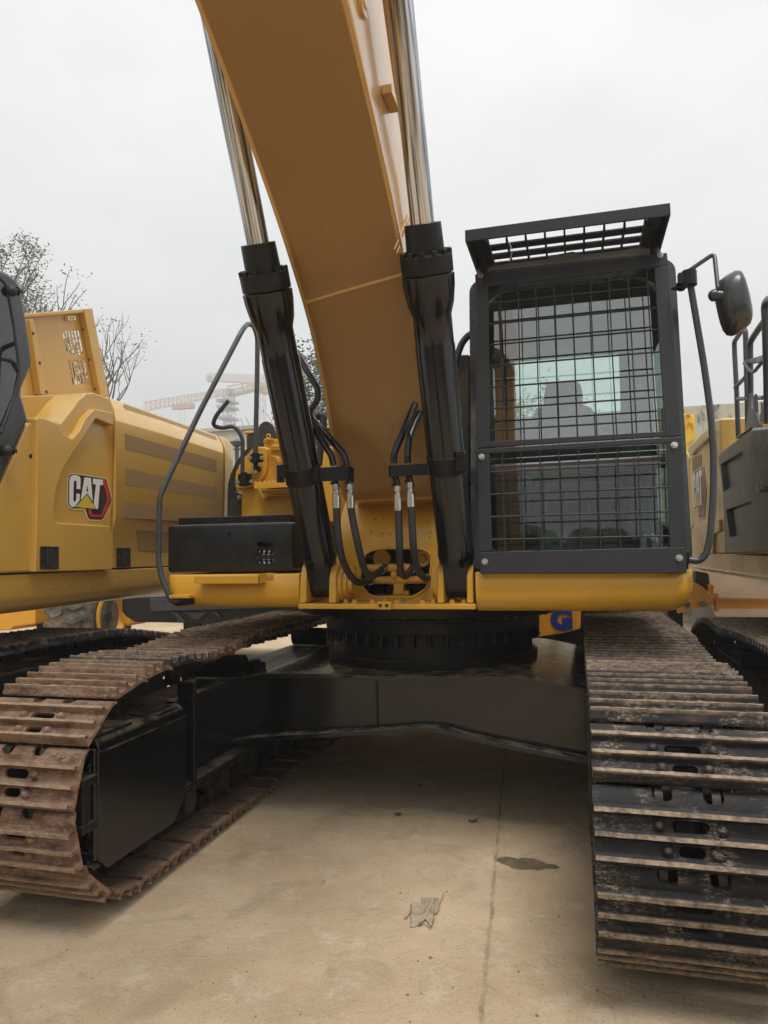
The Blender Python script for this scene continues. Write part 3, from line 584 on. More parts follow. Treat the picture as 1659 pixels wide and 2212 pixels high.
# lid
g = MB(); a, b = X('F', 1, 3.88, 280, 1162), X('F', 1, 3.88, 1345, 1200); g.bb((a.x, 3.88, zt_+.001), (b.x+.02, 4.42, a.z))
for i in range(11): g.box((a.x+.08+i*.075, 3.95, a.z+.002), (.03, .012, .006))
g.build('box_lid', BLKM, tb, bevel=.003)
# fuel tank behind the box
yt = 4.46
def K(y_, *q_): return [X('K', 1, y_, *p) for p in q_]
P = K(yt, (545, 455), (700, 455), (735, 470), (740, 490), (1560, 440), (1600, 600), (1600, 1450), (385, 1450), (385, 1065), (335, 1050), (305, 985), (305, 800), (420, 620))
g = MB(); g.prism(P, (0, .75, 0)); ft_ = g.build('fuel_tank', YEL, EX, bevel=.012)
g = MB(); P = K(yt-.03, (545, 458), (690, 458), (722, 475), (724, 720), (700, 820), (640, 900), (560, 950), (545, 985), (400, 1015), (335, 1010), (308, 985), (308, 802), (425, 622)); g.prism(P, (0, .029, 0)); g.build('tank_plate', YEL, ft_, bevel=.008)
g = MB(); g.prism([p-Vector((0, .015, 0)) for p in K(yt-.03, (545, 700), (600, 695), (625, 740), (625, 840), (590, 868), (545, 850))], (0, .016, 0)); g.build('tank_boss', YEL, ft_, bevel=.008)
g = MB(); P = K(yt+.05, (730, 500), (730, 335), (900, 315), (1000, 330), (1000, 500)); g.cyl((X('K', 1, yt+.18, 830, 400).x, yt+.18, P[0].z-.02), (X('K', 1, yt+.18, 830, 400).x, yt+.18, P[1].z-.02), .075, n=28); g.cyl((X('K', 1, yt+.18, 830, 400).x, yt+.18, P[1].z-.02), (X('K', 1, yt+.18, 830, 400).x, yt+.18, P[1].z), .080, n=28)
g.build('filler_neck', YEL, ft_, smooth=40)
g = MB(); c_ = X('K', 1, yt+.08, 742, 315); 
g.tube([c_+Vector((.014*math.cos(k*math.pi/5), 0, .014*math.sin(k*math.pi/5))) for k in range(11)], .005, n=6); g.bb(c_+Vector((-.03, -.006, -.026)), c_+Vector((.03, .02, -.014)))
g.build('cap_lever', YEL, ft_)
g = MB(); P = K(yt-.04, (745, 460), (1010, 450), (1010, 490), (745, 497)); g.prism(P, (0, .06, 0)); 
for k in range(5): g.bolt(X('K', 1, yt-.04, 790+k*45, 456-k), (0, 0, 1), .007, .004)
g.build('tank_flange', YEL, ft_, bevel=.002)
# serrated tank step
g = MB(); a, b = X('K', 1, yt-.22, 550, 925), X('K', 1, yt-.22, 1080, 990); n_ = 36; Tp = []
for i in range(n_+1):
    x_ = a.x+(b.x-a.x)*i/n_; Tp.append((x_, yt-.22, a.z+.007*math.sin(i*math.pi/2)))
g.prism(Tp+[(b.x, yt-.22, b.z), (a.x, yt-.22, b.z)], (0, .008, 0)); g.bb((a.x, yt-.212, a.z-.024), (b.x, yt-.001, a.z-.012))
for k in range(2): z_ = b.z-.006-.012*k; g.bb((a.x+.03, yt-.20+.03*k, z_-.010), (b.x, yt-.001, z_))
g.build('tank_step', YEL, ft_, bevel=.002)
g = MB(); P = K(yt-.05, (600, 1000), (665, 1060), (700, 1125), (740, 1130), (735, 1145), (650, 1145), (652, 1132)); g.prism(P, (0, .05, 0)); a, b = X('K', 1, yt-.03, 715, 1030), X('K', 1, yt-.03, 1030, 1110); g.bb((a.x, yt-.04, b.z), (b.x, yt-.001, a.z)); g.build('step_bracket', YEL, ft_, bevel=.006)
g = MB(); P = K(yt-.07, (770, 575), (845, 572), (888, 600), (888, 665), (850, 650), (838, 605)); g.prism(P, (0, .07, 0)); g.build('tank_hook', YEL, ft_, bevel=.003)
# black arched plate left of the tank
outer = [(545, 458), (480, 470), (430, 500), (360, 590), (290, 700), (240, 820), (205, 950), (198, 1150), (195, 1450)]; inner = [(385, 1450), (385, 1110), (370, 1075), (300, 1050), (275, 950), (275, 850), (310, 740), (380, 620), (450, 540), (520, 470)]
g = MB(); g.prism(K(yt+.06, *outer, *inner), (0, .03, 0)); g.build('arched_plate', CBK, EX, bevel=.004)
g = MB(); g.bolt(X('K', 1, yt+.05, 355, 1125), (0, -1, 0), .012, .010); g.build('plate_bolt', STL, EX)
# engine hood behind, black with yellow rim
g = MB(); a, b = X('K', 1, 5.6, 440, 290), X('K', 1, 5.6, 1600, 520); g.bb((a.x, 5.6, 1.46), (1.45, 8.0, a.z)); eh = g.build('engine_hood', CBK, EX, bevel=.02)
g = MB(); t_ = X('K', 1, 5.6, 440, 248).z; g.bb((a.x-.01, 5.59, a.z), (.4, 8.0, t_)); g.build('hood_rim', YEL, eh, bevel=.01)
g = MB(); c_ = X('K', 1, 5.3, 705, 335); P = [(c_.x+.085*math.cos(k*math.pi/14), c_.z+.135*math.sin(k*math.pi/14)) for k in range(28)]; g.loft([[(a_, 5.3, b_) for a_, b_ in P], [(a_, 5.33, b_) for a_, b_ in P]]); g.build('round_flap', RUB, EX, bevel=.008)
g = MB(); g.bb((-1.40, 6.2, 1.28), (1.46, 8.3, 1.5)); g.build('counterweight', YEL, EX, bevel=.05)
# handrails
HR = []
def hr(c, y_, pts): return [X(c, 1, yy, *q_) for yy, q_ in zip(y_, pts)]
p1 = hr('F', [3.72, 3.70, 3.70, 3.70, 3.70, 3.72], [(262, 2000), (205, 1965), (110, 1740), (82, 1560), (95, 960), (130, 870)])+hr('J', [3.95, 4.2, 4.33, 4.40, 4.44, 4.44, 4.42], [(560, 860), (930, 150), (975, 100), (1030, 115), (1062, 220), (1060, 500), (1044, 1240)])
g = MB(); g.tube(p1, .0165, n=14, fillet=.07, res=6); g.build('handrail', RAIL, EX)
p2 = hr('J', [4.43, 4.43, 4.42, 4.40, 4.36, 4.34, 4.34, 4.34], [(930, 1420), (930, 1100), (860, 1000), (745, 1025), (665, 1000), (690, 920), (772, 820), (806, 778)])
g = MB(); g.tube(p2, .0145, n=14, fillet=.06, res=6); e = p2[-1]+(p2[-2]-p2[-1]).normalized()*.09; g.cyl(e, e+(p2[-1]-e).normalized()*.012, .018); g.build('grab_hook', RAIL, EX)
def clamp(c, ctr, w_, h, bolts, y_):
    p = X(c, 1, y_, *ctr); g = MB(); s_ = CR[c][1]/F*(y_+.1)
    g.bb((p.x-w_/2, y_, p.z-h/2), (p.x+w_/2, y_+.014, p.z+h/2)); g.cyl((p.x, y_-.010, p.z-h*.60), (p.x, y_-.010, p.z+h*.62), .023, n=18); o = g.build('rail_clamp', BLKM, EX, bevel=.004)
    for b in bolts: g = MB(); g.bolt(X(c, 1, y_, *b), (0, -1, 0), .0105, .010); g.build('clamp_bolt', STL, o)
    return o
cl = clamp('K', (580, 606), .094, .056, ((498, 606), (655, 600)), yt-.075)
g = MB(); a, b = X('K', 1, yt-.07, 545, 665), X('K', 1, yt-.07, 600, 825); g.bb((a.x, yt-.075, b.z), (b.x, yt-.066, a.z)); g.cyl((a.x+.02, yt-.065, (a.z+b.z)/2), (a.x+.02, yt-.03, (a.z+b.z)/2), .02); g.build('clamp_tab', BLKM, cl, bevel=.003); g = MB(); g.bolt(X('K', 1, yt-.076, 570, 793), (0, -1, 0), .0105, .010); g.build('clamp_bolt', STL, cl)
clamp('K', (425, 890), .10, .078, ((335, 930), (515, 915)), yt-.075)
# lower foot of the long handrail
g = MB(); a, b = X('F', 1, 3.70, 205, 1918), X('F', 1, 3.70, 400, 1950); g.bb((a.x, 3.68, b.z), (b.x, 3.80, a.z)); g.build('rail_foot', YEL, EX, bevel=.003)
g = MB(); c_ = X('F', 1, 3.70, 250, 1990); g.cyl(c_, c_+Vector((.075, .03, .004)), .022, n=16); g.bb(c_+Vector((.02, .0, -.015)), c_+Vector((.095, .05, .02))); g.build('rail_socket', BLKM, EX, bevel=.003)
# ================================================================== boom
LOW = [(4.4, 1.80), (4.1, 1.83), (3.80, 1.845), (3.72, 1.92), (3.66, 2.0), (3.59, 2.13), (3.50, 2.28), (3.44, 2.40), (3.35, 2.55), (3.24, 2.70), (3.06, 2.88), (2.87, 3.06), (2.68, 3.19), (2.5, 3.31), (2.23, 3.48), (1.6, 3.86), (.6, 4.36), (-.6, 4.85), (-2.0, 5.3)]
def smoothc(P, n=6):
    Q = []
    for i in range(len(P)-1):
        p0, p1, p2, p3 = (Vector(P[max(0, min(len(P)-1, j))]) for j in (i-1, i, i+1, i+2))
        for k in range(n):
            t = k/n; Q.append(tuple(.5*((2*p1)+(p2-p0)*t+(2*p0-5*p1+4*p2-p3)*t*t+(3*p1-p0-3*p2+p3)*t**3)))
    return Q+[tuple(P[-1])]
LOW = LOW[:2]+smoothc([(3.80, 1.845), (3.735, 1.905), (3.665, 2.01), (3.59, 2.15), (3.50, 2.33), (3.40, 2.50), (3.25, 2.70), (3.06, 2.885), (2.80, 3.10), (2.5, 3.31), (2.23, 3.48), (1.6, 3.86), (.6, 4.36), (-.6, 4.85), (-2.0, 5.3)])
UPP = [(-2.0, 6.0), (-.6, 5.75), (.6, 5.35), (1.6, 4.86), (2.3, 4.40), (2.76, 3.92), (3.05, 3.56), (3.30, 3.20), (3.6, 2.82), (3.95, 2.42), (4.35, 2.15), (4.52, 1.98), (4.5, 1.75)]
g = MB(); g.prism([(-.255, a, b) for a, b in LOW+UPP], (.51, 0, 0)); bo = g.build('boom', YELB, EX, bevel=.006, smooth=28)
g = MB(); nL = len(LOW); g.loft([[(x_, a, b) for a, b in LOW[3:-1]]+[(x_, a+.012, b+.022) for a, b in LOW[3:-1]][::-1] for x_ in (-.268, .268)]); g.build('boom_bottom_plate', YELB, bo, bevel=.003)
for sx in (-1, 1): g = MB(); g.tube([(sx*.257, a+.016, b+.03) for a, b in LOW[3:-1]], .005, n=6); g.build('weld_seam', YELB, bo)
def boomlow(t):                             # point on the lower edge at y
    for (a, b), (c_, d) in zip(LOW[:-1], LOW[1:]):
        if c_ <= t <= a: return b+(d-b)*(t-a)/(c_-a)
a, b = X('D', 0, -.255, 672, 632), X('D', 0, .255, 862, 603)
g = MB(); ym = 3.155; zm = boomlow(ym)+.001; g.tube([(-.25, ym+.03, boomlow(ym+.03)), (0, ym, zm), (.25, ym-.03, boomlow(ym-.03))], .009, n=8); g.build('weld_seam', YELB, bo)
# side weld seams and pipes along the boom's side
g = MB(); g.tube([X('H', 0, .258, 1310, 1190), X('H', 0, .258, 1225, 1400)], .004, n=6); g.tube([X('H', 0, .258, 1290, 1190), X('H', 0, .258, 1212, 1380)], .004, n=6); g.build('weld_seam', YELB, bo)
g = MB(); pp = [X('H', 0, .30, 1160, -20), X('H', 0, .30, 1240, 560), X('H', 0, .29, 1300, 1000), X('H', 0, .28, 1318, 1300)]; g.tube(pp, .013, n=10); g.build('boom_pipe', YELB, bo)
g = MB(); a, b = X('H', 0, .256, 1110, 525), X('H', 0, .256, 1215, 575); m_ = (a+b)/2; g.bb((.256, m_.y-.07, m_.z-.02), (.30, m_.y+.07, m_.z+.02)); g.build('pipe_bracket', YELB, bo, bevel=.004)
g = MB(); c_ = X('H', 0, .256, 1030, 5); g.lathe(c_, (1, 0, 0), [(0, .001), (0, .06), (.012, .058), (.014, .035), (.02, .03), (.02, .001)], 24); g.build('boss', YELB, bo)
# ================================================================== boom cylinders
for sx in (-1, 1):
    xf = sx*.372; foot = Vector((xf, 3.745, 1.39)); top = Vector((sx*.385, 2.45, 3.90)); d = (top-foot).normalized(); Lr = (top-foot).length
    gl0 = 1.72                                # gland position along the axis
    pg = A(0, sx*.38, 593, 600) if sx < 0 else A(0, sx*.38, 924, 566)
    gl0 = ((pg.y-foot.y)**2+(pg.z-foot.z)**2)**.5
    g = MB()
    g.lathe(foot, d, [(.135, .05), (.135, .088), (.17, .094), (.20, .094), (.205, .091), (gl0-.36, .091), (gl0-.355, .088), (gl0-.225, .088), (gl0-.21, .093), (gl0-.175, .104), (gl0-.10, .115), (gl0-.05, .117), (gl0-.045, .05)], 48)
    # eye block at the foot
    wE = .062; P = [(foot.y+.07*math.cos(t), foot.z+.07*math.sin(t)) for t in [math.radians(180+k*20) for k in range(10)]]
    q2 = foot+d*.16; nv = Vector((0, d.z, -d.y)); e1 = q2+nv*.075; e2 = q2-nv*.075
    P = [(foot.y-.072*math.cos(math.radians(t_)), foot.z-.072*math.sin(math.radians(t_))) for t_ in range(0, 181, 20)]+[(e1.y, e1.z), (e2.y, e2.z)]
    g.prism([(xf-wE, a, b) for a, b in P], (2*wE, 0, 0))
    cy_ = g.build('boom_cylinder', BLK, EX, smooth=40, bevel=.004)
    gp = foot+d*(gl0-.045)
    g = MB(); g.lathe(gp, d, [(0, .05), (0, .114), (.075, .114), (.078, .088), (.08, .083), (.205, .079), (.205, .055), (.18, .05)], 48)
    q_ = d.to_track_quat('Z', 'Y').to_matrix()
    for k in range(12):
        t_ = 2*math.pi*k/12; c_ = gp+d*.068+q_@Vector((.102*math.cos(t_), .102*math.sin(t_), 0)); g.cyl(c_, c_+d*.028, .014, n=8)
    g.build('cylinder_gland', BLKM, cy_, smooth=40, bevel=.003)
    g = MB(); g.cyl(foot+d*(gl0-.1), foot+d*(Lr-.02), .0515, n=64); g.build('piston_rod', CHR, cy_, smooth=40)
    g = MB(); g.lathe(foot+d*(Lr-.05), d, [(0, .05), (0, .062), (.03, .066), (.06, .08), (.09, .085), (.2, .085), (.2, .03)], 32); g.cyl(top+d*.12+Vector((-.09, 0, 0)), top+d*.12+Vector((.09, 0, 0)), .13, n=28); g.build('rod_eye', BLKM, cy_, smooth=40)
    g = MB(); g.cyl(top+d*.12+Vector((-.14, 0, 0)), top+d*.12+Vector((.14, 0, 0)), .06, n=24); g.build('rod_pin', BLKM, cy_)
    # strap clamp with arm that carries the two tubes
    def on(px_, py_, y_): return X('E', 1, y_, px_, py_)
    s0 = foot+d*(.66 if sx < 0 else .68)
    g = MB(); g.lathe(s0-d*.045, d, [(0, .093), (0, .0965), (.09, .0965), (.09, .093)], 48)
    if sx < 0: ax1, ax2, ya, zt1, zb1, t1 = 205, 520, 3.38, 148, 250, (388, 505)
    else: ax1, ax2, ya, zt1, zb1, t1 = 1180, 840, 3.38, 110, 222, (892, 1003)
    a, b = on(ax1, zt1, ya), on(ax2, zb1, ya); g.bb((a.x, ya, b.z), (b.x, ya+.008, a.z)); g.bb((b.x-.0 if sx > 0 else b.x-.01, ya, b.z), (b.x+.01 if sx > 0 else b.x, ya+.07, a.z)); g.bb((a.x, ya+.008, a.z-.012), (b.x, ya+.06, a.z-.004))
    hx = foot.x-sx*.10; g.bb((hx-.008, ya-.01, b.z+.01), (hx+.008, s0.y+.03, a.z-.01))
    ob = foot.x+sx*.085 ; g.bb((ob-.02, s0.y-.105, s0.z-.055), (ob+.02, s0.y-.092, s0.z+.035))
    st = g.build('hose_bracket', BLKM, cy_, bevel=.003)
    for k in (-.02, .028):
        g = MB(); g.bolt((ob, s0.y-.105, s0.z+k-.01), (0, -1, 0), .009, .01); g.build('clamp_bolt', BLKM, st)
    # steel tubes, fittings, hoses
    yh = ya+.035
    if sx < 0:
        T1 = hr('B', [yh+.12, yh+.10, yh+.08, yh+.08, yh+.04, yh+.02, yh, yh], [(400, 780), (450, 870), (515, 975), (510, 1040), (462, 1100), (500, 1210), (590, 1345), (600, 1400)])
        T2 = hr('B', [yh+.14, yh+.10, yh+.02, yh, yh], [(440, 1060), (480, 1140), (600, 1270), (660, 1340), (672, 1400)])
        H1 = [(408, 478), (412, 620), (425, 760), (445, 880), (480, 970), (530, 1060), (590, 1105), (650, 1092), (690, 1085)]; H2 = [(526, 478), (545, 600), (575, 740), (610, 900), (640, 1000), (680, 1055), (730, 1035), (790, 988)]
    else:
        T1 = hr('B', [yh+.16, yh+.10, yh+.02, yh, yh], [(1085, 985), (1050, 1060), (975, 1240), (935, 1330), (932, 1385)])
        T2 = hr('B', [yh+.16, yh+.10, yh+.02, yh, yh], [(1100, 1060), (1062, 1140), (1020, 1240), (1010, 1330), (1010, 1385)])
        H1 = [(918, 498), (925, 650), (930, 800), (932, 930), (940, 1010), (968, 1055), (1000, 1030), (1030, 985)]; H2 = [(1025, 468), (1035, 620), (1042, 780), (1055, 900), (1075, 980), (1110, 1045), (1150, 1070), (1165, 1060)]
    for Tt in (T1, T2): g = MB(); g.tube(Tt, .017, n=14, fillet=.05, res=6); g.build('steel_tube', BLK, cy_)
    for k, (tx, Hh) in enumerate(zip(t1, (H1, H2))):
        z1 = on(Hh[0][0], Hh[0][1], yh); top_ = on(tx, 240 if sx < 0 else 225, yh); xq = z1.x
        g = MB(); g.cyl((top_.x, yh, top_.z+.02), (xq, yh, z1.z+.095), .017, n=16); g.cyl((top_.x, yh, z1.z+.118), (top_.x, yh, z1.z+.130), .021, n=16); g.build('tube_end', BLK, cy_)
        g = MB(); g.cyl((xq, yh, z1.z+.09), (xq, yh, z1.z+.118), .021, n=6); g.cyl((xq, yh, z1.z+.075), (xq, yh, z1.z+.09), .013, n=14); g.cyl((xq, yh, z1.z+.058), (xq, yh, z1.z+.075), .022, n=6); g.cyl((xq, yh, z1.z-.004), (xq, yh, z1.z+.06), .0205, n=20)
        g.build('hose_fitting', STL, cy_, smooth=30, bevel=.0015)
        n_ = len(Hh); ys = [yh+(3.84-yh)*(max(0, (i-2))/(n_-3))**1.3 for i in range(n_)]
        hp = [on(*q_, yy) for q_, yy in zip(Hh, ys)]
        g = MB(); g.tube(hp, .0185, n=16, fillet=.08, res=4); hs = g.build('hydraulic_hose', RUB, cy_)
        dd = (hp[-1]-hp[-2]).normalized(); g = MB(); g.cyl(hp[-1]-dd*.02, hp[-1]+dd*.03, .022, n=18); g.cyl(hp[-1]+dd*.03, hp[-1]+dd*.045, .024, n=6); g.build('hose_fitting', STL, cy_)
# loose hose loop behind the left cylinder
g = MB(); g.tube(hr('K', [4.0]*7, [(1330, 110), (1420, 30), (1465, 40), (1475, 150), (1460, 300), (1430, 500), (1410, 700)]), .022, n=12, fillet=.05); g.build('loop_hose', RUB, EX)
# hose and panel between the boom and the cab
g = MB(); g.tube(hr('B', [4.1]*5, [(1400, 660), (1350, 675), (1310, 720), (1285, 790), (1272, 850)]), .02, n=12, fillet=.05); g.build('loop_hose', RUB, EX)
g = MB(); a = X('B', 1, 4.1, 1275, 790); b = X('B', 1, 4.1, 1260, 880); g.cyl(a, b, .024, n=14); g.build('hose_fitting', STL, EX)
g = MB(); P = [X('B', 1, 4.15, *q_) for q_ in ((1278, 850), (1300, 785), (1352, 785), (1352, 1500), (1300, 1500))]; g.prism(P, (0, 1.1, 0)); g.build('cab_riser', mat('brown_panel', (.06, .045, .035), .6), EX, bevel=.01)
# ================================================================== cab
cp, cn = Vector((0, 3.545, 1.44)), Vector((0, math.cos(math.radians(6.3)), -math.sin(math.radians(6.3))))
def G(x, y, off=0): return XP('C', cp+cn*off, cn, x, y)
g = MB()
def strip(*q_, o_=0, th=.012, gg=None): (gg or g).prism([G(*p, o_) for p in q_], cn*th)
g = MB()
strip((130, 450), (1130, 338), (1137, 405), (133, 522)); strip((133, 522), (200, 512), (207, 1352), (138, 1358)); strip((1062, 415), (1137, 405), (1205, 1290), (1122, 1296))
strip((202, 1322), (1120, 1268), (1122, 1296), (207, 1352))
gt = g.build('upper_guard_frame', GRD, EX, bevel=.004)
g = MB()
strip((138, 1362), (1205, 1296), (1207, 1325), (138, 1388)); strip((138, 1388), (205, 1384), (220, 1893), (150, 1898)); strip((1127, 1330), (1207, 1325), (1230, 1870), (1143, 1878))
strip((150, 1898), (1230, 1870), (1232, 2008), (157, 2012))
g.bb(G(157, 2012)+Vector((0, .012, 0)), G(157, 1900)+Vector((.01, .09, 0))); g.bb(G(1232, 2008)+Vector((-.01, .012, 0)), G(1228, 1900)+Vector((0, .09, 0)))
gb = g.build('lower_guard_frame', GRD, EX, bevel=.004)
def lerp(a, b, t): return a+(b-a)*t
def wires(TLc, TRc, BRc, BLc, nv, nh, par_):
    TLc, TRc, BRc, BLc = (G(*q_, .006) for q_ in (TLc, TRc, BRc, BLc)); rg = random.Random(3)
    for i in range(1, nv+1):
        t = (i-.35)/nv*(1-.0)-.0; t = (i-.3)/(nv+.1); j = rg.uniform(-.002, .002); a, b = TLc.lerp(TRc, t), BLc.lerp(BRc, t); m_ = a.lerp(b, .5)+Vector((j, 0, 0)); g = MB(); g.tube([a+Vector((0, 0, .02)), m_, b-Vector((0, 0, .02))], .0032, n=6); g.build('mesh_wire', GRD, par_)
    for i in range(1, nh+1):
        t = (i-.15)/(nh+.35); a, b = TLc.lerp(BLc, t), TRc.lerp(BRc, t); g = MB(); g.tube([a-Vector((.02, -.006, 0)), b+Vector((.02, .006, 0))], .0046, n=6); g.build('mesh_wire', GRD, par_)
wires((200, 512), (1062, 415), (1120, 1268), (207, 1322), 9, 7, gt)
wires((205, 1384), (1127, 1330), (1143, 1878), (220, 1893), 9, 4, gb)
for q_, pr in (((160, 458), gt), ((1093, 352), gt), ((165, 1402), gb), ((1168, 1341), gb), ((182, 1948), gb), ((1194, 1928), gb)):
    g = MB(); g.bolt(G(*q_), -cn, .0115, .012); g.build('guard_bolt', STL, pr)
    g = MB(); P = [G(q_[0]+2+a*2600, q_[1]+22+b*2600, -.001) for a, b in stadium(.018, .008)]
    P = [G(q_[0]+3+b*2400, q_[1]+22+a*2400, -.0012) for a, b in stadium(.020, .008)]; g.prism(P, cn*.002); g.build('bolt_slot', RUB, pr)
for q_ in ((283, 1950), (1082, 1938)):
    g = MB(); P = [G(q_[0]+b*2400, q_[1]+a*2400, -.0012) for a, b in stadium(.020, .007)]; g.prism(P, cn*.002); g.build('bolt_slot', RUB, gb)
# cab shell
CX0, CX1, CY0, CY1, CZ0, CZ1 = .452, 1.50, 3.72, 5.25, 1.456, 3.03
def cabY(z): return 3.655+(z-1.44)*math.tan(math.radians(6.3))
def cabP(x_, z, o_=0): return Vector((x_, cabY(z)+o_, z))
g = MB()
outer_ = rrect(CX1-CX0, CZ1-CZ0, .07); cx_, cz_ = (CX0+CX1)/2, (CZ0+CZ1)/2
# front frame as a ring with rounded window opening
wr = rrect(.90, 1.44, .15, 5); wo_ = [(a, b-.005) for a, b in wr]
def frame_ring(o_, i_, y0, y1, m_, name, parent, yf):
    g = MB(); O = [Vector((cx_+a, 0, cz_+b)) for a, b in o_]; I = [Vector((cx_+a, 0, cz_+b)) for a, b in i_]
    n = len(O); V = []
    for R_, yo in ((O, y0), (I, y0), (I, y1), (O, y1)): V.append([g.bm.verts.new((p.x, yf(p.z)+yo, p.z)) for p in R_])
    for k in range(4):
        A_, B_ = V[k], V[(k+1) % 4]
        for i in range(n): j = (i+1) % n; g.face([A_[i], A_[j], B_[j], B_[i]])
    return g.build(name, m_, parent, smooth=40)
cb = frame_ring(rrect(CX1-CX0, CZ1-CZ0, .07, 5), wo_, 0, .07, CBK, 'cab_front', EX, cabY)
ZS = X('C', 1, 3.76, 660, 1450).z
for nm, m_, f_ in (('windshield', GLU, lambda z: max(z, ZS)), ('lower_windshield', GLS, lambda z: min(z, ZS))):
    W_ = [(a*1.02, f_(cz_+b*1.01)) for a, b in wo_]; W_ = [w for i, w in enumerate(W_) if abs(w[0]-W_[i-1][0])+abs(w[1]-W_[i-1][1]) > 1e-4]
    g = MB(); g.loft([[(cx_+a, cabY(z)+.02, z) for a, z in W_], [(cx_+a, cabY(z)+.026, z) for a, z in W_]]); g.build(nm, m_, EX)
# roof, floor, walls with windows
g = MB(); g.prism([(CX0+.03, cabY(3.0)+.02, 2.99), (CX1-.03, cabY(3.0)+.02, 2.99), (CX1-.03, CY1, 2.99), (CX0+.03, CY1, 2.99)], (0, 0, .055)); g.build('cab_roof', CBK, EX, bevel=.02)
g = MB(); g.bb((CX0+.02, cabY(2.9)+.075, 2.94), (CX1-.02, CY1-.02, 2.985)); g.build('headliner', TRIM, EX)
g = MB(); g.bb((CX0+.01, 3.73, 1.456), (CX1-.01, CY1, 1.50)); g.build('cab_floor', INT, EX)
def wall_win(pts, hole, th, m_, name, gm=GLS):   # pts, hole: 3D loops with the same count (4)
    g = MB(); th = Vector(th); O, I = [Vector(p) for p in pts], [Vector(p) for p in hole]; V = [[g.bm.verts.new(p) for p in R_] for R_ in (O, I, [p+th for p in I], [p+th for p in O])]
    n = len(O)
    for k in range(4):
        for i in range(n): j = (i+1) % n; g.face([V[k][i], V[k][j], V[(k+1) % 4][j], V[(k+1) % 4][i]])
    o = g.build(name, m_, EX); g = MB(); g.loft([[p+th*.4 for p in I], [p+th*.5 for p in I]]); g.build('window_pane', gm, o); return o
yr = CY1-.03
rw = [X('C', 1, yr, *q_) for q_ in ((335, 905), (880, 860), (895, 1330), (350, 1330))]
wall_win([(CX0+.02, yr, 2.99), (CX1-.02, yr, 2.99), (CX1-.02, yr, 1.5), (CX0+.02, yr, 1.5)], rw, (0, .03, 0), INT, 'rear_wall')
for x_, sx in ((CX0+.01, 1), (CX1-.01, -1)):
    hy = 4.55 if sx > 0 else None
    wall_win([(x_, cabY(2.95)+.07, 2.96), (x_, CY1-.03, 2.96), (x_, CY1-.03, 1.5), (x_, cabY(1.5)+.07, 1.5)], [(x_, hy or cabY(2.8)+.13, 2.80), (x_, 4.95, 2.80), (x_, 4.95, 2.0 if sx > 0 else 1.75), (x_, hy or cabY(1.8)+.13, 2.0 if sx > 0 else 1.62)], (sx*.03, 0, 0), INT, 'cab_side_wall')
g = MB(); g.bb((CX1-.1, 5.0, 2.0), (CX1-.05, 5.06, 2.9)); g.build('door_pillar', TRIM, EX, bevel=.01)
# split bar of the front window
a = X('C', 1, 3.74, 205, 1420).z; b = X('C', 1, 3.74, 205, 1500).z; 
g = MB(); l_, r_ = X('C', 1, 3.76, 215, 1475), X('C', 1, 3.76, 1120, 1425); g.loft([[l_+Vector((0, dy, dz)) for dy, dz in rrect(.05, .066, .02)], [r_+Vector((0, dy, dz)) for dy, dz in rrect(.05, .066, .02)]]); g.build('window_bar', mat('brown_bar', (.045, .032, .026), .5), EX)
# wiper
g = MB(); g.tube([G(265, 870, .07), G(258, 700, .07), G(250, 590, .07)], .005, n=6); g.tube([G(230, 890, .07), G(270, 880, .07), G(285, 1130, .07)], .006, n=6); g.bb(G(222, 870, .06), G(262, 895, .085)); g.build('wiper', RUB, EX)
# seat
ys_ = 4.55
def sq(y_, *q_): return [X('C', 1, y_, *p) for p in q_]
seat = thing_ = None
g = MB(); P = sq(ys_, (425, 1300), (428, 1190), (450, 1145), (520, 1128), (690, 1125), (740, 1145), (762, 1190), (770, 1300), (775, 1520), (425, 1530)); c_ = sum(P, Vector())/len(P)
g.loft([[c_+(p-c_)*.9 for p in P], [p+Vector((0, .03, 0)) for p in P], [p+Vector((0, .12, 0)) for p in P], [c_+(p-c_)*.9+Vector((0, .15, 0)) for p in P]]); st = g.build('seat', SEAT, EX, bevel=.01, smooth=50)
g = MB(); P = sq(ys_-.01, (488, 1135), (487, 1090), (498, 1030), (515, 1015), (660, 1005), (680, 1020), (692, 1075), (690, 1120), (670, 1130), (510, 1140)); c_ = sum(P, Vector())/len(P)
g.loft([[c_+(p-c_)*.88 for p in P], [p+Vector((0, .025, 0)) for p in P], [p+Vector((0, .08, 0)) for p in P], [c_+(p-c_)*.88+Vector((0, .10, 0)) for p in P]]); g.build('headrest', SEAT, st, bevel=.008, smooth=50)
g = MB(); g.bb((.74, 4.05, 1.80), (1.22, 4.58, 1.93)); g.bb((.80, 4.15, 1.5), (1.16, 4.5, 1.8)); g.build('seat_cushion', SEAT, st, bevel=.03)
for x_ in (.66, 1.30):
    g = MB(); g.bb((x_-.07, 3.98, 1.62), (x_+.07, 4.65, 1.98)); g.build('console', INT, EX, bevel=.03)
    g = MB(); g.cyl((x_, 4.08, 1.98), (x_, 4.03, 2.13), .014, n=12); g.ball((x_, 4.02, 2.17), .032, sc=(1, 1, 1.7)); g.build('joystick', RUB, EX)
for x_ in (.82, .92, 1.04, 1.14):
    g = MB(); g.tube([(x_, 3.90, 1.5), (x_, 3.93, 1.72), (x_, 3.90, 1.86)], .009, n=8); g.bb((x_-.035, 3.83, 1.56), (x_+.035, 3.86, 1.66)); g.build('pedal', RUB, EX)
g = MB(); c_ = X('C', 1, 3.95, 1040, 1855); g.ball(c_, .045, n=8, sc=(1, .5, 1.3)); g.build('rag', mat('rag_white', (.5, .5, .48), .9), EX)
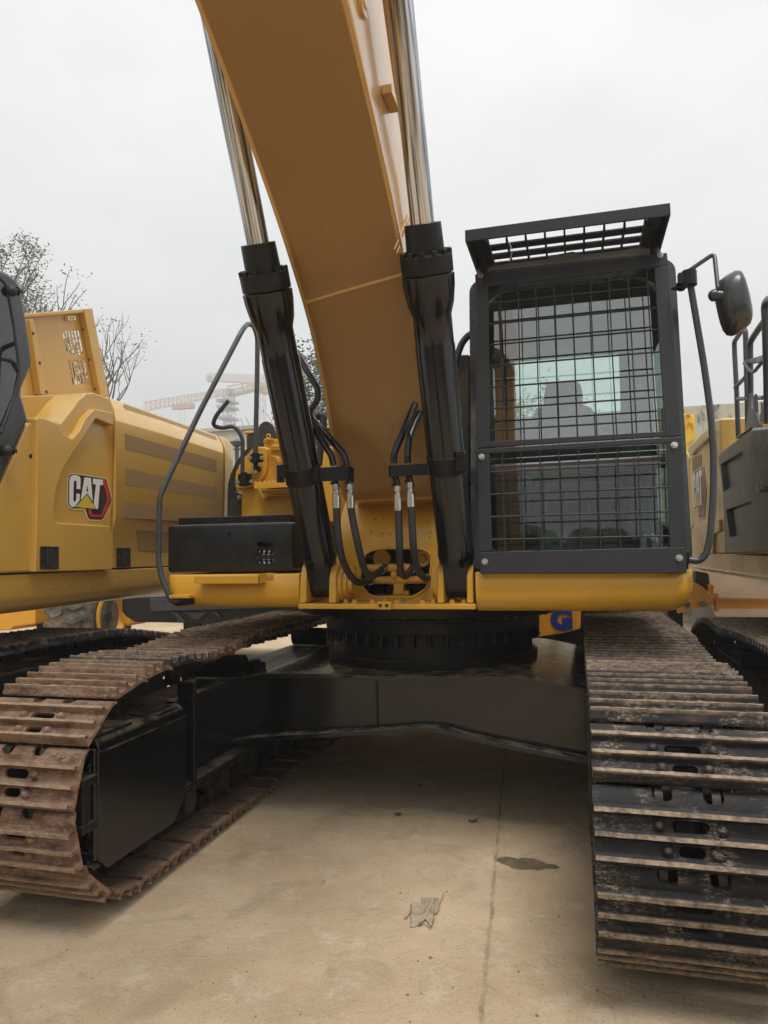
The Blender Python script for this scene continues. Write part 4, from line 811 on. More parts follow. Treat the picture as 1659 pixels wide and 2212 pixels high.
for x_ in (.62, 1.20): g = MB(); g.bb((x_, 3.86, 1.505), (x_+.24, 4.3, 1.56)); g.build('foot_rest', TRIM, EX, bevel=.02)
g = MB(); g.bb((1.20, 3.84, 1.98), (1.38, 3.88, 2.12)); g.cyl((1.33, 3.88, 1.5), (1.33, 3.9, 2.0), .012); g.build('monitor', INT, EX, bevel=.01)
g = MB(); p = X('C', 1, 3.95, 375, 1600); g.bb(p+Vector((-.05, 0, -.06)), p+Vector((.05, .05, .06))); g.tube([p+Vector((0, .02, -.3)), p+Vector((0, .02, .1))], .012); g.build('phone_holder', RUB, EX, bevel=.006)
# roof guard
zr = 3.17; yf_ = 3.44; x0_, x1_ = X('C', 1, yf_, 78, 255), X('C', 1, yf_, 1148, 108)
g = MB(); XL, XR = x0_.x, x1_.x; zf = (x0_.z+x1_.z)/2
hf = .03
g.bb((XL, yf_, zf-hf), (XR, yf_+.012, zf+hf)); g.bb((XL, yf_+.012, zf+hf-.012), (XR, yf_+.12, zf+hf)); g.bb((XL, yf_, zf-hf), (XL+.012, 5.2, zf+hf)); g.bb((XR-.012, yf_, zf-hf), (XR, 5.2, zf+hf))
g.bb((XL+.012, yf_+.12, zf+hf-.012), (XL+.09, 5.2, zf+hf)); g.bb((XR-.09, yf_+.12, zf+hf-.012), (XR-.012, 5.2, zf+hf))
rg_ = g.build('roof_guard', GRD, EX, bevel=.004)
for k in range(13):
    y_ = yf_+.185+k*.115; g = MB(); g.bb((XL+.06, y_, zf+.012), (XR-.06, y_+.068, zf+.020)); g.build('guard_slat', GRD, rg_)
for k in range(9):
    x_ = XL+.10+k*(XR-XL-.20)/8; g = MB(); g.bb((x_-.005, yf_+.10, zf-.012), (x_+.005, 5.1, zf+.012)); g.build('guard_bar', GRD, rg_)
for q_, z1q in (((163, 440), (163, 350)), ((1065, 330), (1058, 210))):
    a = X('C', 1, 3.80, *q_); g = MB(); g.cyl((a.x, 3.80, 2.98), (a.x, 3.80, 3.10), .021, n=16); g.cyl((a.x, 3.80, 3.10), (a.x, 3.80, zf+hf-.01), .015, n=16); g.build('guard_post', GRD, rg_)
# roof trim lip (dusty) and cover over the wiper motor
g = MB(); P = [G(190, 430, .05), G(205, 405, .05), G(330, 388, .05), G(500, 368, .05), G(540, 348, .05), G(640, 330, .05), G(690, 345, .05), G(860, 326, .05), G(1000, 305, .05), G(1045, 318, .05), G(1040, 350, .05), G(190, 440, .05)]
g.prism(P, (0, .10, .0)); g.build('roof_visor', mat('dusty_plastic', (.13, .12, .11), .7, var=.2), EX, bevel=.012)
g = MB(); g.tube([X('C', 1, 3.6, 308, 285), X('C', 1, 3.6, 325, 330), X('C', 1, 3.62, 310, 388)], .002, n=5); g.build('cable_tie', mat('white_plastic', (.6, .6, .58), .5), EX)
# grab rail and mirror on the cab's right edge
p = [X('M', 1, 3.60, *q_) for q_ in ((288, 470), (340, 780), (440, 1370), (505, 1860))]+[X('Q', 1, 3.60, *q_) for q_ in ((498, 420), (506, 700), (498, 1000), (470, 1350), (430, 1520), (360, 1585), (262, 1572))]
g = MB(); g.tube(p, .0155, n=14, fillet=.09, res=6); g.build('cab_rail', RAIL, EX)
g = MB(); a = X('Q', 1, 3.62, 255, 1480); b = X('Q', 1, 3.62, 250, 1610); g.bb((a.x-.02, 3.60, b.z), (a.x+.005, 3.66, a.z)); g.build('rail_bracket', BLKM, EX, bevel=.004)
mi = [X('M', 1, 3.52, *q_) for q_ in ((590, 440), (670, 378), (750, 335), (800, 332), (830, 352), (870, 440), (912, 590), (945, 760), (946, 830), (930, 880), (880, 930), (800, 985), (735, 1010), (680, 1000), (640, 950), (610, 870), (585, 770), (560, 650), (562, 520))]
c_ = sum(mi, Vector())/len(mi)
g = MB(); g.loft([[c_+(p-c_)*s_+Vector((0, y_, 0)) for p in mi] for s_, y_ in ((.35, -.075), (.62, -.066), (.82, -.045), (.94, -.015), (1, .02), (1, .03), (.97, .035))]); mr_ = g.build('mirror', CBK, EX, smooth=60)
g = MB(); g.loft([[c_+(p-c_)*.93+Vector((0, y_, 0)) for p in mi] for y_ in (.0355, .038)]); g.build('mirror_glass', CHR, mr_)
pa = [X('M', 1, 3.58, 288, 400), X('M', 1, 3.58, 270, 350), X('M', 1, 3.58, 540, 165), X('M', 1, 3.50, 578, 530)]
g = MB(); g.tube(pa, .010, n=12, fillet=.03); g.build('mirror_arm', RAIL, mr_)
g = MB(); a, b = X('M', 1, 3.49, 560, 600), X('M', 1, 3.49, 690, 610); g.cyl(a-Vector((.02, 0, 0)), b, .026, .024, n=18); g.ball(a-Vector((.008, 0, 0)), .028); g.tube([X('M', 1, 3.48, 530, 550), X('M', 1, 3.48, 575, 530), X('M', 1, 3.48, 640, 555)], .004, n=6); g.build('mirror_joint', CBK, mr_)
g = MB(); a = X('M', 1, 3.58, 280, 425)
g.cyl(a-Vector((0, 0, .035)), a+Vector((0, 0, .035)), .034, n=8); g.box(a+Vector((-.02, 0, .0)), (.06, .04, .05)); bq = X('M', 1, 3.62, 195, 505); g.ball(bq, .026); g.ball(bq+Vector((.02, -.01, .02)), .02); e_ = X('M', 1, 3.66, 95, 535); g.tube([bq-Vector((0, 0, .01)), e_], .012, n=8, rr=[.014, .006]); g.build('mirror_mount', BLKM, mr_)
# ---- stick and bucket of the same excavator, reaching down to the ground behind the photographer
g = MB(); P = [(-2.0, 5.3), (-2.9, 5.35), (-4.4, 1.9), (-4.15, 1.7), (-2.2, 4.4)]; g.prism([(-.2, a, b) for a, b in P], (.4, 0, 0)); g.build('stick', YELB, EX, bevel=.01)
g = MB(); P = [(-4.3, 1.9), (-5.0, 1.6), (-5.2, .9), (-4.9, .3), (-4.1, .05), (-3.5, .3), (-3.6, .5), (-4.2, .4), (-4.5, 1.0), (-4.2, 1.6)]; g.prism([(-.75, a, b) for a, b in P], (1.5, 0, 0)); g.build('bucket', BLKM, EX, bevel=.02)
# ================================================================== neighbour on the left
LN = Vector((1, .065, 0)).normalized(); LP0 = Vector((-1.96, 3.3, 0)); LT = Vector((-.065, 1, 0)).normalized()
def LQ(c, x, y, off=0): return XP(c, LP0+LN*off, LN, x, y)
def LY(s, z, off=0): return LP0+LT*(s-3.3)+LN*off+Vector((0, 0, z))
LE = thing('excavator', (-3.4, 2.6, 0), 'dusty yellow excavator at the left edge with its grille hood lid open upright', 'excavator')
def lpoly(pts, c, off, th, name, m_, parent, bevel=.01, smooth=35):
    g = MB(); g.prism([LQ(c, a, b, off) for a, b in pts], -LN*th); return g.build(name, m_, parent, bevel=bevel, smooth=smooth, seg=3)
# side frame beam
g = MB(); sec = [(1.478, 0), (1.36, 0), (1.32, -.012), (1.285, -.05), (1.262, -.12), (1.262, -1.2), (1.478, -1.2)]
g.loft([[LY(s, z, o_) for z, o_ in sec] for s in (1.0, 6.9)]); sf = g.build('side_frame', YELN, LE, bevel=.008, smooth=50)
for q_ in ((450, 1882), (590, 1872)): g = MB(); p = LQ('N', *q_, 0); g.lathe(p, LN, [(-.002, .001), (-.002, .016), (.004, .013), (.006, .001)], 14); g.build('rivet', YELN, sf)
# panels
p1_ = lpoly([(-400, 1500), (0, 985), (240, 440), (262, 422), (300, 425), (316, 470), (318, 1745), (0, 1757), (-400, 1770)], 'N', .015, .5, 'pump_door', YELN, LE, .014)
outl = [(322, 400), (335, 372), (420, 390), (540, 425), (560, 400), (640, 300), (700, 220), (770, 160), (830, 155), (905, 180), (960, 205), (985, 245), (1012, 340), (1003, 450), (1012, 700), (1006, 1000), (985, 1330), (998, 1500), (993, 1725), (308, 1747), (325, 1200)]
p2_ = lpoly(outl, 'N', 0, .6, 'logo_door', YELN, LE, .012)
lpoly([(324, 395), (337, 372), (420, 392), (520, 440), (560, 520), (640, 565), (700, 500), (760, 380), (840, 300), (1005, 335), (1012, 350), (1005, 450), (850, 385), (800, 460), (740, 560), (640, 700), (560, 830), (500, 1000), (480, 1200), (485, 1285), (520, 1310), (978, 1338), (990, 1400), (998, 1500), (993, 1725), (310, 1745), (326, 1200)], 'N', .045, .10, 'door_relief', YELN, p2_, .028, 50)
# louvred door: lofted section
def lsec(sts, name, m_, bevel=.006):
    g = MB(); R_ = []
    for pts in sts:
        P = [LQ('A', x_, y_, o_) for x_, y_, o_ in pts]; P.append(P[-1]-LN*.5); P.append(P[0]-LN*.65); R_.append(P)
    g.loft(R_); return g.build(name, m_, LE, bevel=bevel, smooth=40, seg=3)
p3_ = lsec([[(620, 1968, 0), (622, 1760, 0), (640, 1690, .045), (640, 1150, .045), (630, 1085, -.02), (607, 1024, -.16)], [(900, 1958, 0), (902, 1750, 0), (905, 1685, .045), (905, 1225, .045), (900, 1170, -.02), (880, 1118, -.16)],
       [(1225, 1950, 0), (1225, 1745, 0), (1225, 1680, .045), (1235, 1330, .045), (1232, 1285, -.02), (1198, 1232, -.16)]], 'grille_door', YELN)
lsec([[(1240, 1950, 0), (1240, 1745, 0), (1240, 1680, .04), (1248, 1338, .04), (1243, 1290, -.02), (1215, 1238, -.16)], [(1262, 1950, -.01), (1262, 1745, -.01), (1264, 1680, 0), (1290, 1390, 0), (1288, 1320, -.03), (1262, 1252, -.16)]], 'rear_cover', YELN)
def grille_mat():
    m = bpy.data.materials.new('perforated_grille'); m.use_nodes = True; t = m.node_tree; b = t.nodes['Principled BSDF']; tc = N(t, 'ShaderNodeTexCoord')
    mp = N(t, 'ShaderNodeMapping'); mp.inputs['Rotation'].default_value = (math.radians(45), 0, 0); t.links.new(tc.outputs['Object'], mp.inputs[0])
    v = N(t, 'ShaderNodeTexNoise', Scale=400.0, Detail=2.0); t.links.new(mp.outputs[0], v.inputs['Vector'])
    r = N(t, 'ShaderNodeValToRGB'); r.color_ramp.elements[0].position = .35; r.color_ramp.elements[0].color = (.20, .125, .045, 1); r.color_ramp.elements[1].position = .65; r.color_ramp.elements[1].color = (.32, .20, .07, 1)
    t.links.new(v.outputs[0], r.inputs[0]); t.links.new(r.outputs[0], b.inputs['Base Color']); b.inputs['Roughness'].default_value = .6; return m
GRL = grille_mat()
for P, o_ in (([(692, 1224), (1198, 1370), (1198, 1437), (695, 1308)], .046), ([(695, 1414), (1198, 1524), (1198, 1586), (695, 1505)], .046), ([(688, 1600), (1192, 1665), (1192, 1716), (678, 1690)], .046), ([(755, 1757), (925, 1770), (1190, 1790), (1190, 1875), (925, 1877), (768, 1873)], .002)):
    lpoly(P, 'A', o_+.001, .004, 'grille', GRL, p3_, 0)
g = MB(); P = [LQ('A', *q_, o_) for q_, o_ in zip(((680, 1060), (1192, 1240), (1202, 1274), (697, 1108)), (-.105, -.105, -.045, -.045))]; nn = (P[1]-P[0]).cross(P[3]-P[0]).normalized(); nn = nn if nn.dot(LN) > 0 else -nn
g.prism([p+nn*.003 for p in P], nn*.002); g.build('grille', GRL, p3_)
# handles
for x0_, y0_, x1_, y1_, pr in ((357, 1517, 522, 1718, p2_), (1033, 1530, 1157, 1700, p3_)):
    cxx, cyy = (x0_+x1_)/2, (y0_+y1_)/2; oo = .046 if pr is p2_ else .0
    g = MB(); th = -LN
    O = [LQ('N', a, b, oo+.006) for a, b in ((x0_, y0_), (x1_, y0_+3), (x1_, y1_), (x0_, y1_))]; c_ = sum(O, Vector())/4; I = [c_+(p-c_)*.84 for p in O]
    V = [[g.bm.verts.new(p) for p in R_] for R_ in (O, I, [p-LN*.004 for p in I], [p-LN*.012 for p in O])]
    for k in range(3):
        for i in range(4): j = (i+1) % 4; g.face([V[k][i], V[k][j], V[k+1][j], V[k+1][i]])
    g.face(V[2]); hd = g.build('door_handle', RUB, pr, bevel=.002)
    w_ = x1_-x0_; g = MB(); g.prism([LQ('N', a, b, oo+.012) for a, b in ((x0_+w_*.40, y0_+22), (x0_+w_*.68, y0_+22), (x0_+w_*.68, y1_-28), (x0_+w_*.40, y1_-28))], -LN*.012); g.build('latch', RUB, hd, bevel=.003)
    g = MB(); p = LQ('N', x0_+w_*.22, (y0_+y1_)/2, oo+.003); g.cyl(p, p+LN*.004, .007, n=12); g.build('lock', STL, hd)
g = MB(); g.prism([LQ('N', a, b, .0165) for a, b in ((260, 703), (285, 700), (318, 712), (320, 742), (275, 737), (257, 728))], -LN*.004); g.build('latch_slot', RUB, p1_)
# CAT emblem (built in true size on the door, reused on the right-hand neighbour)
EMB = dict(
    edge=[(604, 890), (628, 870), (662, 870), (926, 913), (948, 928), (992, 1100), (987, 1134), (915, 1281), (892, 1292), (788, 1288), (765, 1262), (745, 1196), (635, 1190), (602, 1168), (588, 1132), (595, 908)],
    back=[(610, 893), (630, 877), (660, 877), (925, 920), (941, 932), (984, 1100), (980, 1130), (910, 1272), (890, 1283), (791, 1279), (774, 1257), (753, 1190), (740, 1183), (640, 1181), (610, 1160), (596, 1130), (602, 910)],
    red=[(913, 930), (925, 935), (942, 965), (974, 1100), (971, 1118), (903, 1262), (797, 1258), (786, 1240), (774, 1190), (800, 1190), (812, 1225), (818, 1233), (890, 1238), (945, 1110), (944, 1090), (920, 985), (906, 978)],
    C=[(610, 930), (616, 902), (640, 886), (672, 887), (698, 898), (708, 920), (706, 1012), (672, 1008), (674, 945), (664, 934), (652, 936), (647, 948), (643, 1108), (650, 1122), (662, 1122), (668, 1110), (671, 1050), (703, 1054), (699, 1110), (655, 1168), (632, 1168), (612, 1150), (606, 1120)],
    A=[(710, 1108), (743, 907), (799, 912), (815, 1118), (767, 1046)],
    T=[(819, 917), (907, 928), (905, 977), (879, 974), (862, 1186), (848, 1186), (824, 1142), (846, 970), (818, 966)],
    hole=[(766, 975), (775, 1032), (759, 1030)],
    tri=[(765, 1060), (845, 1186), (664, 1168)])
WH = mat('emblem_white', (.78, .77, .74), .4, var=.03); EBK = mat('emblem_black', (.02, .02, .02), .4); ERD = mat('emblem_red', (.50, .02, .04), .4, var=.05); EYE = mat('emblem_yellow', (.62, .45, .05), .4); ECR = mat('emblem_edge', (.75, .66, .40), .4)
base = LQ('N', 790, 1080, .0)
def uv(p): d = LQ('N', *p, 0)-base; return (-d.dot(LT), d.z)         # u grows towards the camera end
E2 = {k: [uv(p) for p in v] for k, v in EMB.items()}
def emblem(origin, U, nrm, parent, k_=1, kv=1):
    o = None
    for i, (key, m_) in enumerate((('edge', ECR), ('back', EBK), ('red', ERD), ('C', WH), ('A', WH), ('T', WH), ('tri', EYE), ('hole', EBK))):
        g = MB(); h0 = .0008*(0 if i == 0 else 1 if i == 1 else 2 if i < 7 else 3)
        g.prism([origin+U*(u*k_)+Vector((0, 0, v*kv))+nrm*h0 for u, v in E2[key]], nrm*.0009)
        q_ = g.build({'edge': 'emblem', 'back': 'emblem_field', 'red': 'emblem_hexagon', 'tri': 'emblem_triangle', 'hole': 'letter_counter'}.get(key, 'emblem_letter'), m_, parent if o is None else o, smooth=0)
        if o is None: o = q_
emblem(LQ('N', 790, 1080, .0)+LN*.002, -LT, LN, LE)
# engine box behind the doors and the raised hood lid
lpoly([(150, 190), (790, 168), (990, 250), (990, 900), (150, 900)], 'N', -.22, .9, 'engine_box', YELN, LE, .006)
ho = lpoly([(100, 858), (250, 850), (710, 812), (776, 806), (920, 1556), (100, 1560)], 'T', -.60, .004, 'hood_lid', YELN, LE, 0, 0)
cs = []
for r_, (ya0, ya1, sh) in enumerate(((990, 1205, 38), (1240, 1455, 36))):
    for k in range(6):
        xa = (530 if r_ == 0 else 580)+k*25.5; m = MB(); P = [(xa-6, ya0+8), (xa+1, ya0), (xa+8, ya0+8), (xa+sh+10, ya1-10), (xa+sh+4, ya1), (xa+sh-4, ya1-10)]
        A_ = [LQ('T', a, b, -.60) for a, b in P]; m.loft([[p+LN*.1 for p in A_], [p-LN*.1 for p in A_]]); cs.append(m.build('c', YELN, smooth=0))
cut(ho, cs)
for P in ([(250, 850), (705, 813), (702, 845), (250, 882)], [(705, 812), (776, 806), (920, 1556), (850, 1545)], [(250, 900), (285, 900), (415, 1535), (345, 1535)]):
    lpoly(P, 'T', -.545, .054, 'lid_flange', YELN, ho, .006)
for q_ in ((277, 1018), (333, 1268), (389, 1511), (697, 985), (750, 1239), (801, 1487)):
    g = MB(); p = LQ('T', *q_, -.546); g.cyl(p-LN*.002, p+LN*.004, .011, n=12); g.build('lid_hole', RUB, ho)
lpoly([(572, 870), (640, 868), (645, 908), (580, 912)], 'T', -.57, .03, 'lid_catch', ECR, ho, .004); 
for x_ in (592, 612): lpoly([(x_, 882), (x_+9, 882), (x_+10, 900), (x_+1, 900)], 'T', -.569, .002, 'catch_slot', RUB, ho, 0)
# cab
cbp = [(-500, 380), (0, 470), (60, 492), (130, 540), (170, 590), (192, 650), (240, 900), (285, 1240), (282, 1290), (262, 1345), (205, 1480), (195, 1530), (256, 1745), (150, 1990), (0, 2330), (-500, 2600)]
lc = lpoly(cbp, 'T', .03, 1.0, 'cab', CBK, LE, .035, 60)
g = MB(); g.tube([LQ('T', *q_, .033) for q_ in ((0, 560), (35, 590), (55, 640), (95, 850), (125, 1050), (150, 1250), (155, 1400), (120, 1550), (0, 1860))], .010, n=8, fillet=.06); g.build('door_seal', RUB, lc)
g = MB(); g.tube([LQ('T', *q_, .033) for q_ in ((0, 1225), (80, 1240), (120, 1270), (150, 1330))], .012, n=8, fillet=.05); g.build('door_seal', RUB, lc)
lpoly([(-400, 560), (0, 575), (30, 600), (48, 650), (120, 1060), (145, 1300), (0, 1210), (-400, 1200)], 'T', .036, .006, 'cab_window', GLD, lc, 0)
lpoly([(-400, 1240), (0, 1245), (90, 1270), (140, 1360), (105, 1540), (0, 1780), (-400, 2200)], 'T', .036, .006, 'cab_window', GLD, lc, 0)
for q_ in ((130, 662), (90, 2005)):
    g = MB(); p = LQ('T', q_[0]-30, q_[1], .05); e = LQ('T', q_[0]+45, q_[1], .07); g.ball(p, .030); g.cyl(p, e, .014); g.cyl(e-(e-p)*.35, e, .024, .008, n=14); g.build('door_hinge', RUB, lc)
# undercarriage
LPATH = track_path((.6, .47, .36), (4.95, .49, .37), [(1.2, .92), (2.0, .96), (3.0, .975), (3.6, .985), (4.3, .97)]); _, tl = resample(LPATH, 10)
make_track(LE, -2.33, LPATH, round(tl/PIN), SHN, rusty=lambda c, r: r.uniform(.4, .6), keep=lambda c: c.y > 1.6)
g = MB(); g.bb((-2.52, .9, .12), (-2.06, 4.85, .94)); g.bb((-4.2, 1.6, .5), (-2.5, 3.6, .9)); g.build('track_frame', BLKM, LE, bevel=.02)
g = MB(); g.lathe((-2.45, 4.72, .47), (1, 0, 0), [(0, .05), (0, .31), (.24, .31), (.24, .05)], 32); g.build('idler_wheel', BLKM, LE, smooth=40)
for y in (1.9, 3.5): g = MB(); g.cyl((-2.50, y, .86), (-2.08, y, .86), .07); g.build('carrier_roller', BLKM, LE)
g = MB(); g.cyl((-3.5, 2.6, .9), (-3.5, 2.6, 1.28), .7, n=40); g.build('swing_ring', BLKM, LE)
g = MB(); g.bb((-5.0, 1.1, 1.27), (-3.2, 6.6, 1.5)); g.build('platform', BLKM, LE); g = MB(); g.bb((-5.0, .9, .1), (-4.3, 5.0, 1.0)); g.build('far_track', BLKM, LE)
# ================================================================== neighbour on the right
RX = 2.15; RN = Vector((-1, 0, 0))
RE = thing('excavator', (3.6, 5.0, 0), 'pale yellow excavator at the right edge with a black tank cover and grey railings', 'excavator')
def RQ(c, x, y, off=0): return X(c, 0, RX-off, x, y)
def rpoly(pts, c, off, th, name, m_, parent, bevel=.01, smooth=35):
    g = MB(); g.prism([RQ(c, a, b, off) for a, b in pts], -RN*th); return g.build(name, m_, parent, bevel=bevel, smooth=smooth, seg=3)
a = RQ('Q', 292, 1530); b = RQ('Q', 1037, 1530)
g = MB(); zt2, zb2 = RQ('Q', 1037, 1528).z, RQ('Q', 1037, 1825).z
sec = [(zt2, 0), (zt2-.13, 0), (zt2-.145, .012), (zt2-.16, .0), (zb2+.05, -.02), (zb2+.012, -.07), (zb2, -.15), (zb2, -1.2), (zt2, -1.2)]
g.loft([[Vector((RX-o_, y_, z_)) for z_, o_ in sec] for y_ in (2.5, a.y)]); g.build('side_frame', YELN, RE, bevel=.006, smooth=50)
rp = rpoly([(238, 500), (262, 450), (310, 400), (450, 262), (500, 197), (560, 182), (572, 490), (600, 900), (622, 1513), (292, 1513), (284, 1285), (304, 1225), (285, 1100), (268, 900), (264, 620), (272, 575), (258, 545)], 'Q', 0, .6, 'rear_door', YELN, RE, .02)
rpoly([(200, 560), (232, 505), (252, 548), (265, 580), (258, 620), (262, 900), (280, 1100), (298, 1225), (278, 1285), (286, 1513), (200, 1513)], 'Q', -.012, .5, 'rear_cover', YELN, RE, .012)
rpoly([(292, 565), (382, 540), (386, 660), (295, 705)], 'Q', .003, .003, 'grille', GRL, rp, 0)
rpoly([(268, 520), (310, 420), (450, 290), (470, 300), (455, 370), (330, 480), (285, 545)], 'Q', .035, .05, 'door_relief', YELN, rp, .014)
rpoly([(300, 1235), (480, 1165), (555, 1170), (560, 1290), (495, 1325), (495, 1510), (300, 1510), (296, 1290)], 'Q', .02, .03, 'door_relief', YELN, rp, .012)
rpoly([(418, 1350), (434, 1346), (438, 1405), (422, 1410)], 'Q', .008, .01, 'door_handle', RUB, rp, 0)
c_ = RQ('Q', 362, 930, .004); A1, A2 = RQ('Q', 300, 930), RQ('Q', 432, 930)
us = [u for u, v in E2['edge']]; B1, B2 = RQ('Q', 365, 668), RQ('Q', 400, 1168); vs = [v for u, v in E2['edge']]; c_.y = (A1.y+A2.y)/2; emblem(Vector((c_.x, c_.y, (B1.z+B2.z)/2-(max(vs)+min(vs))/2*(B1.z-B2.z)/(max(vs)-min(vs)))), Vector((0, 1, 0)), RN, RE, (A1.y-A2.y)/(max(us)-min(us)), (B1.z-B2.z)/(max(vs)-min(vs)))
rpoly([(565, 182), (1100, 160), (1100, 700), (578, 700)], 'Q', -.45, .6, 'engine_box', YELN, RE, .006)
TK = mat('tank_cover_grey', (.055, .056, .055), .30, coat=.0, var=.04, rvar=.02)
tkc = rpoly([(542, 560), (548, 535), (582, 497), (700, 405), (835, 290), (862, 276), (1100, 245), (1300, 240), (1300, 1512), (625, 1512), (600, 1000)], 'Q', .06, .6, 'tank_cover', TK, RE, .02)
cs = []
for P in ([(572, 632), (785, 500), (830, 775), (600, 903)], [(625, 1080), (868, 992), (915, 1318), (660, 1352)]):
    m = MB(); A_ = [RQ('Q', p[0], p[1], .06) for p in P]; c_ = sum(A_, Vector())/4; m.loft([[c_+(p-c_)*1.06+RN*.02 for p in A_], [c_+(p-c_)*.90-RN*.028 for p in A_]]); cs.append(m.build('c', TK, smooth=0))
cut(tkc, cs); tkc.data.shade_flat()
rpoly([(862, 290), (880, 275), (1250, 235), (1250, 820), (1037, 855), (985, 865), (925, 912), (905, 905), (885, 800), (858, 500)], 'Q', .14, .09, 'mirror_cover', CBK, RE, .02)
rpoly([(715, 370), (835, 282), (855, 272), (850, 288), (740, 365), (718, 380)], 'Q', .07, .02, 'cover_strip', YELO, RE, .002)
rpoly([(935, 240), (955, 225), (1200, 215), (1200, 238)], 'Q', .07, .3, 'cover_strip', YELO, RE, .002)
# railings
def rtube(pts, offs, r, name, m_=RAIL, par_=None): g = MB(); g.tube([RQ('S', *q_, o_) for q_, o_ in zip(pts, offs)], r, n=12, fillet=.08, res=6); return g.build(name, m_, par_ or RE)
ra = rtube([(568, 2230), (540, 1500), (508, 900), (508, 800), (560, 720), (640, 610), (672, 640), (680, 1000), (700, 1700), (705, 2100)], [-.1]*10, .019, 'railing')
rtube([(520, 1475), (665, 1330)], [-.1]*2, .016, 'railing_bar', par_=ra)
rtube([(740, 2160), (742, 1500), (735, 900), (740, 810), (830, 660), (940, 510), (1020, 400)], [.0]*7, .021, 'railing'); rtube([(560, 1645), (940, 1625)], [-.1, -.1], .016, 'railing_bar', par_=ra)
rtube([(1010, 2000), (995, 1200), (975, 500), (960, 260), (1010, 170), (1090, 170)], [.06]*6, .024, 'railing')
g = MB(); g.prism([RQ('S', *q_, .02) for q_ in ((642, 1100), (665, 1075), (900, 1000), (960, 950), (1010, 940), (1010, 1090), (900, 1110), (700, 1135))], -RN*.03); g.build('mirror_bracket', RAIL, RE, bevel=.006)
rtube([(655, 1115), (780, 1270), (905, 1115)], [.03]*3, .012, 'bracket_loop')
for P in ([(720, 1575), (735, 1560), (760, 1800), (850, 2090), (655, 2110), (705, 1850)], [(800, 1570), (820, 1850), (890, 2060), (740, 2060)], [(955, 1170), (975, 1170), (985, 2000), (880, 1995), (885, 1880), (940, 1640)]):
    g = MB(); g.prism([RQ('S', *q_, .03) for q_ in P], -RN*.02); g.build('rail_plate', RAIL, RE, bevel=.003)
# right neighbour's track
RPATH = track_path((2.2, .47, .36), (6.35, .47, .36), [(2.6, .90), (3.2, .95), (4.0, .95), (4.9, .935), (5.35, .90), (5.8, .93), (6.1, .90)]); _, tl = resample(RPATH, 10)
make_track(RE, 2.18, RPATH, round(tl/PIN), SHN, rusty=lambda c, r: r.uniform(.45, .62), keep=lambda c: True)
g = MB(); g.bb((2.0, 2.6, .34), (2.4, 6.1, .78)); g.bb((2.4, 3.4, .5), (4.4, 5.6, .9)); g.build('track_frame', BLKM, RE, bevel=.02)
g = MB(); g.lathe((2.06, 6.35, .47), (1, 0, 0), [(0, .05), (0, .30), (.24, .30), (.24, .05)], 32); g.build('idler_wheel', BLKM, RE, smooth=40)
g = MB(); g.lathe((2.0, 2.2, .47), (1, 0, 0), [(0, .05), (0, .30), (.24, .30), (.24, .05)], 32); g.build('sprocket', BLKM, RE, smooth=40)
for y in (3.4, 5.0): g = MB(); g.cyl((1.95, y, .85), (2.4, y, .85), .07); g.build('carrier_roller', BLKM, RE)
g = MB(); g.cyl((4.4, 4.4, .9), (4.4, 4.4, 1.28), .6, n=40); g.build('swing_ring', BLKM, RE)
# ================================================================== machines behind
# wheel loader, left
WL = thing('wheel_loader', (-5.8, 9.4, 0), 'wheel loader with muddy chevron tyre and yellow rim between the left machines', 'wheel loader')
tyc = A(1, 9.4, 236, 1332); tyc.z = max(tyc.z, .62); RT = tyc.z
ax = Vector((1, .08, 0)).normalized(); TYR = mat('tyre_rubber', (.05, .045, .038), .8, var=.3, dirt=(.20, .16, .11), dirt_amt=.5, dscale=5, bump=.3)
g = MB(); g.lathe(tyc-ax*.62, ax, [(.0, .36), (.0, RT*.80), (.05, RT*.95), (.10, RT*.985), (.54, RT*.985), (.59, RT*.95), (.63, RT*.82), (.62, .60*RT), (.60, .36)], 48); ty = g.build('tyre', TYR, WL, smooth=40)
g = MB(); qz = ax.to_track_quat('Z', 'Y').to_matrix()
for k in range(22):
    for s_ in (-1, 1):
        a0 = 2*math.pi*k/22+(math.pi/22 if s_ > 0 else 0); sec_ = [(-.31, a0), (-.31+s_*.0, a0)]
        pl_ = [(.31-.02, 0), (.16, .10), (.01, .03), (.01, .15), (.16, .22), (.31, .12)]
        P = [tyc-ax*.31+ax*(s_*u)+qz@Vector((RT*.97*math.cos(a0+v), RT*.97*math.sin(a0+v), 0)) for u, v in pl_]; P2 = [tyc-ax*.31+ax*(s_*u)+qz@Vector((RT*1.02*math.cos(a0+v), RT*1.02*math.sin(a0+v), 0)) for u, v in pl_]
        g.loft([P, P2])
g.build('tread', TYR, ty, bevel=.006)
g = MB(); g.lathe(tyc-ax*.16, ax, [(.0, .05), (.0, .27), (.10, .30), (.19, .36), (.20, .40), (.22, .40), (.22, .34), (.12, .28), (.06, .27), (.06, .05)], 40); g.build('rim', YELO, WL, smooth=40)
g = MB(); g.lathe(tyc-ax*.08, ax, [(0, .05), (0, .24), (.03, .24), (.05, .10), (.08, .08), (.08, .01)], 28); g.build('hub', BLKM, WL, smooth=40)
def dpoly(pts, y_, th, name, m_, parent, bevel=.01, c='D'):
    g = MB(); g.prism([X(c, 1, y_, *q_) for q_ in pts], (0, th, 0)); return g.build(name, m_, parent, bevel=bevel)
dpoly([(246, 1290), (275, 1290), (281, 1352), (240, 1352)], 9.7, .5, 'fender', YELO, WL, .04)
L2 = lambda *P: [(a*.2604, 1296+b*.2604) for a, b in P]
wb = dpoly(L2((-200, 60), (292, 60), (292, 200), (108, 224), (85, 250), (-200, 260)), 8.9, .9, 'body_panel', YELO, WL, .02)
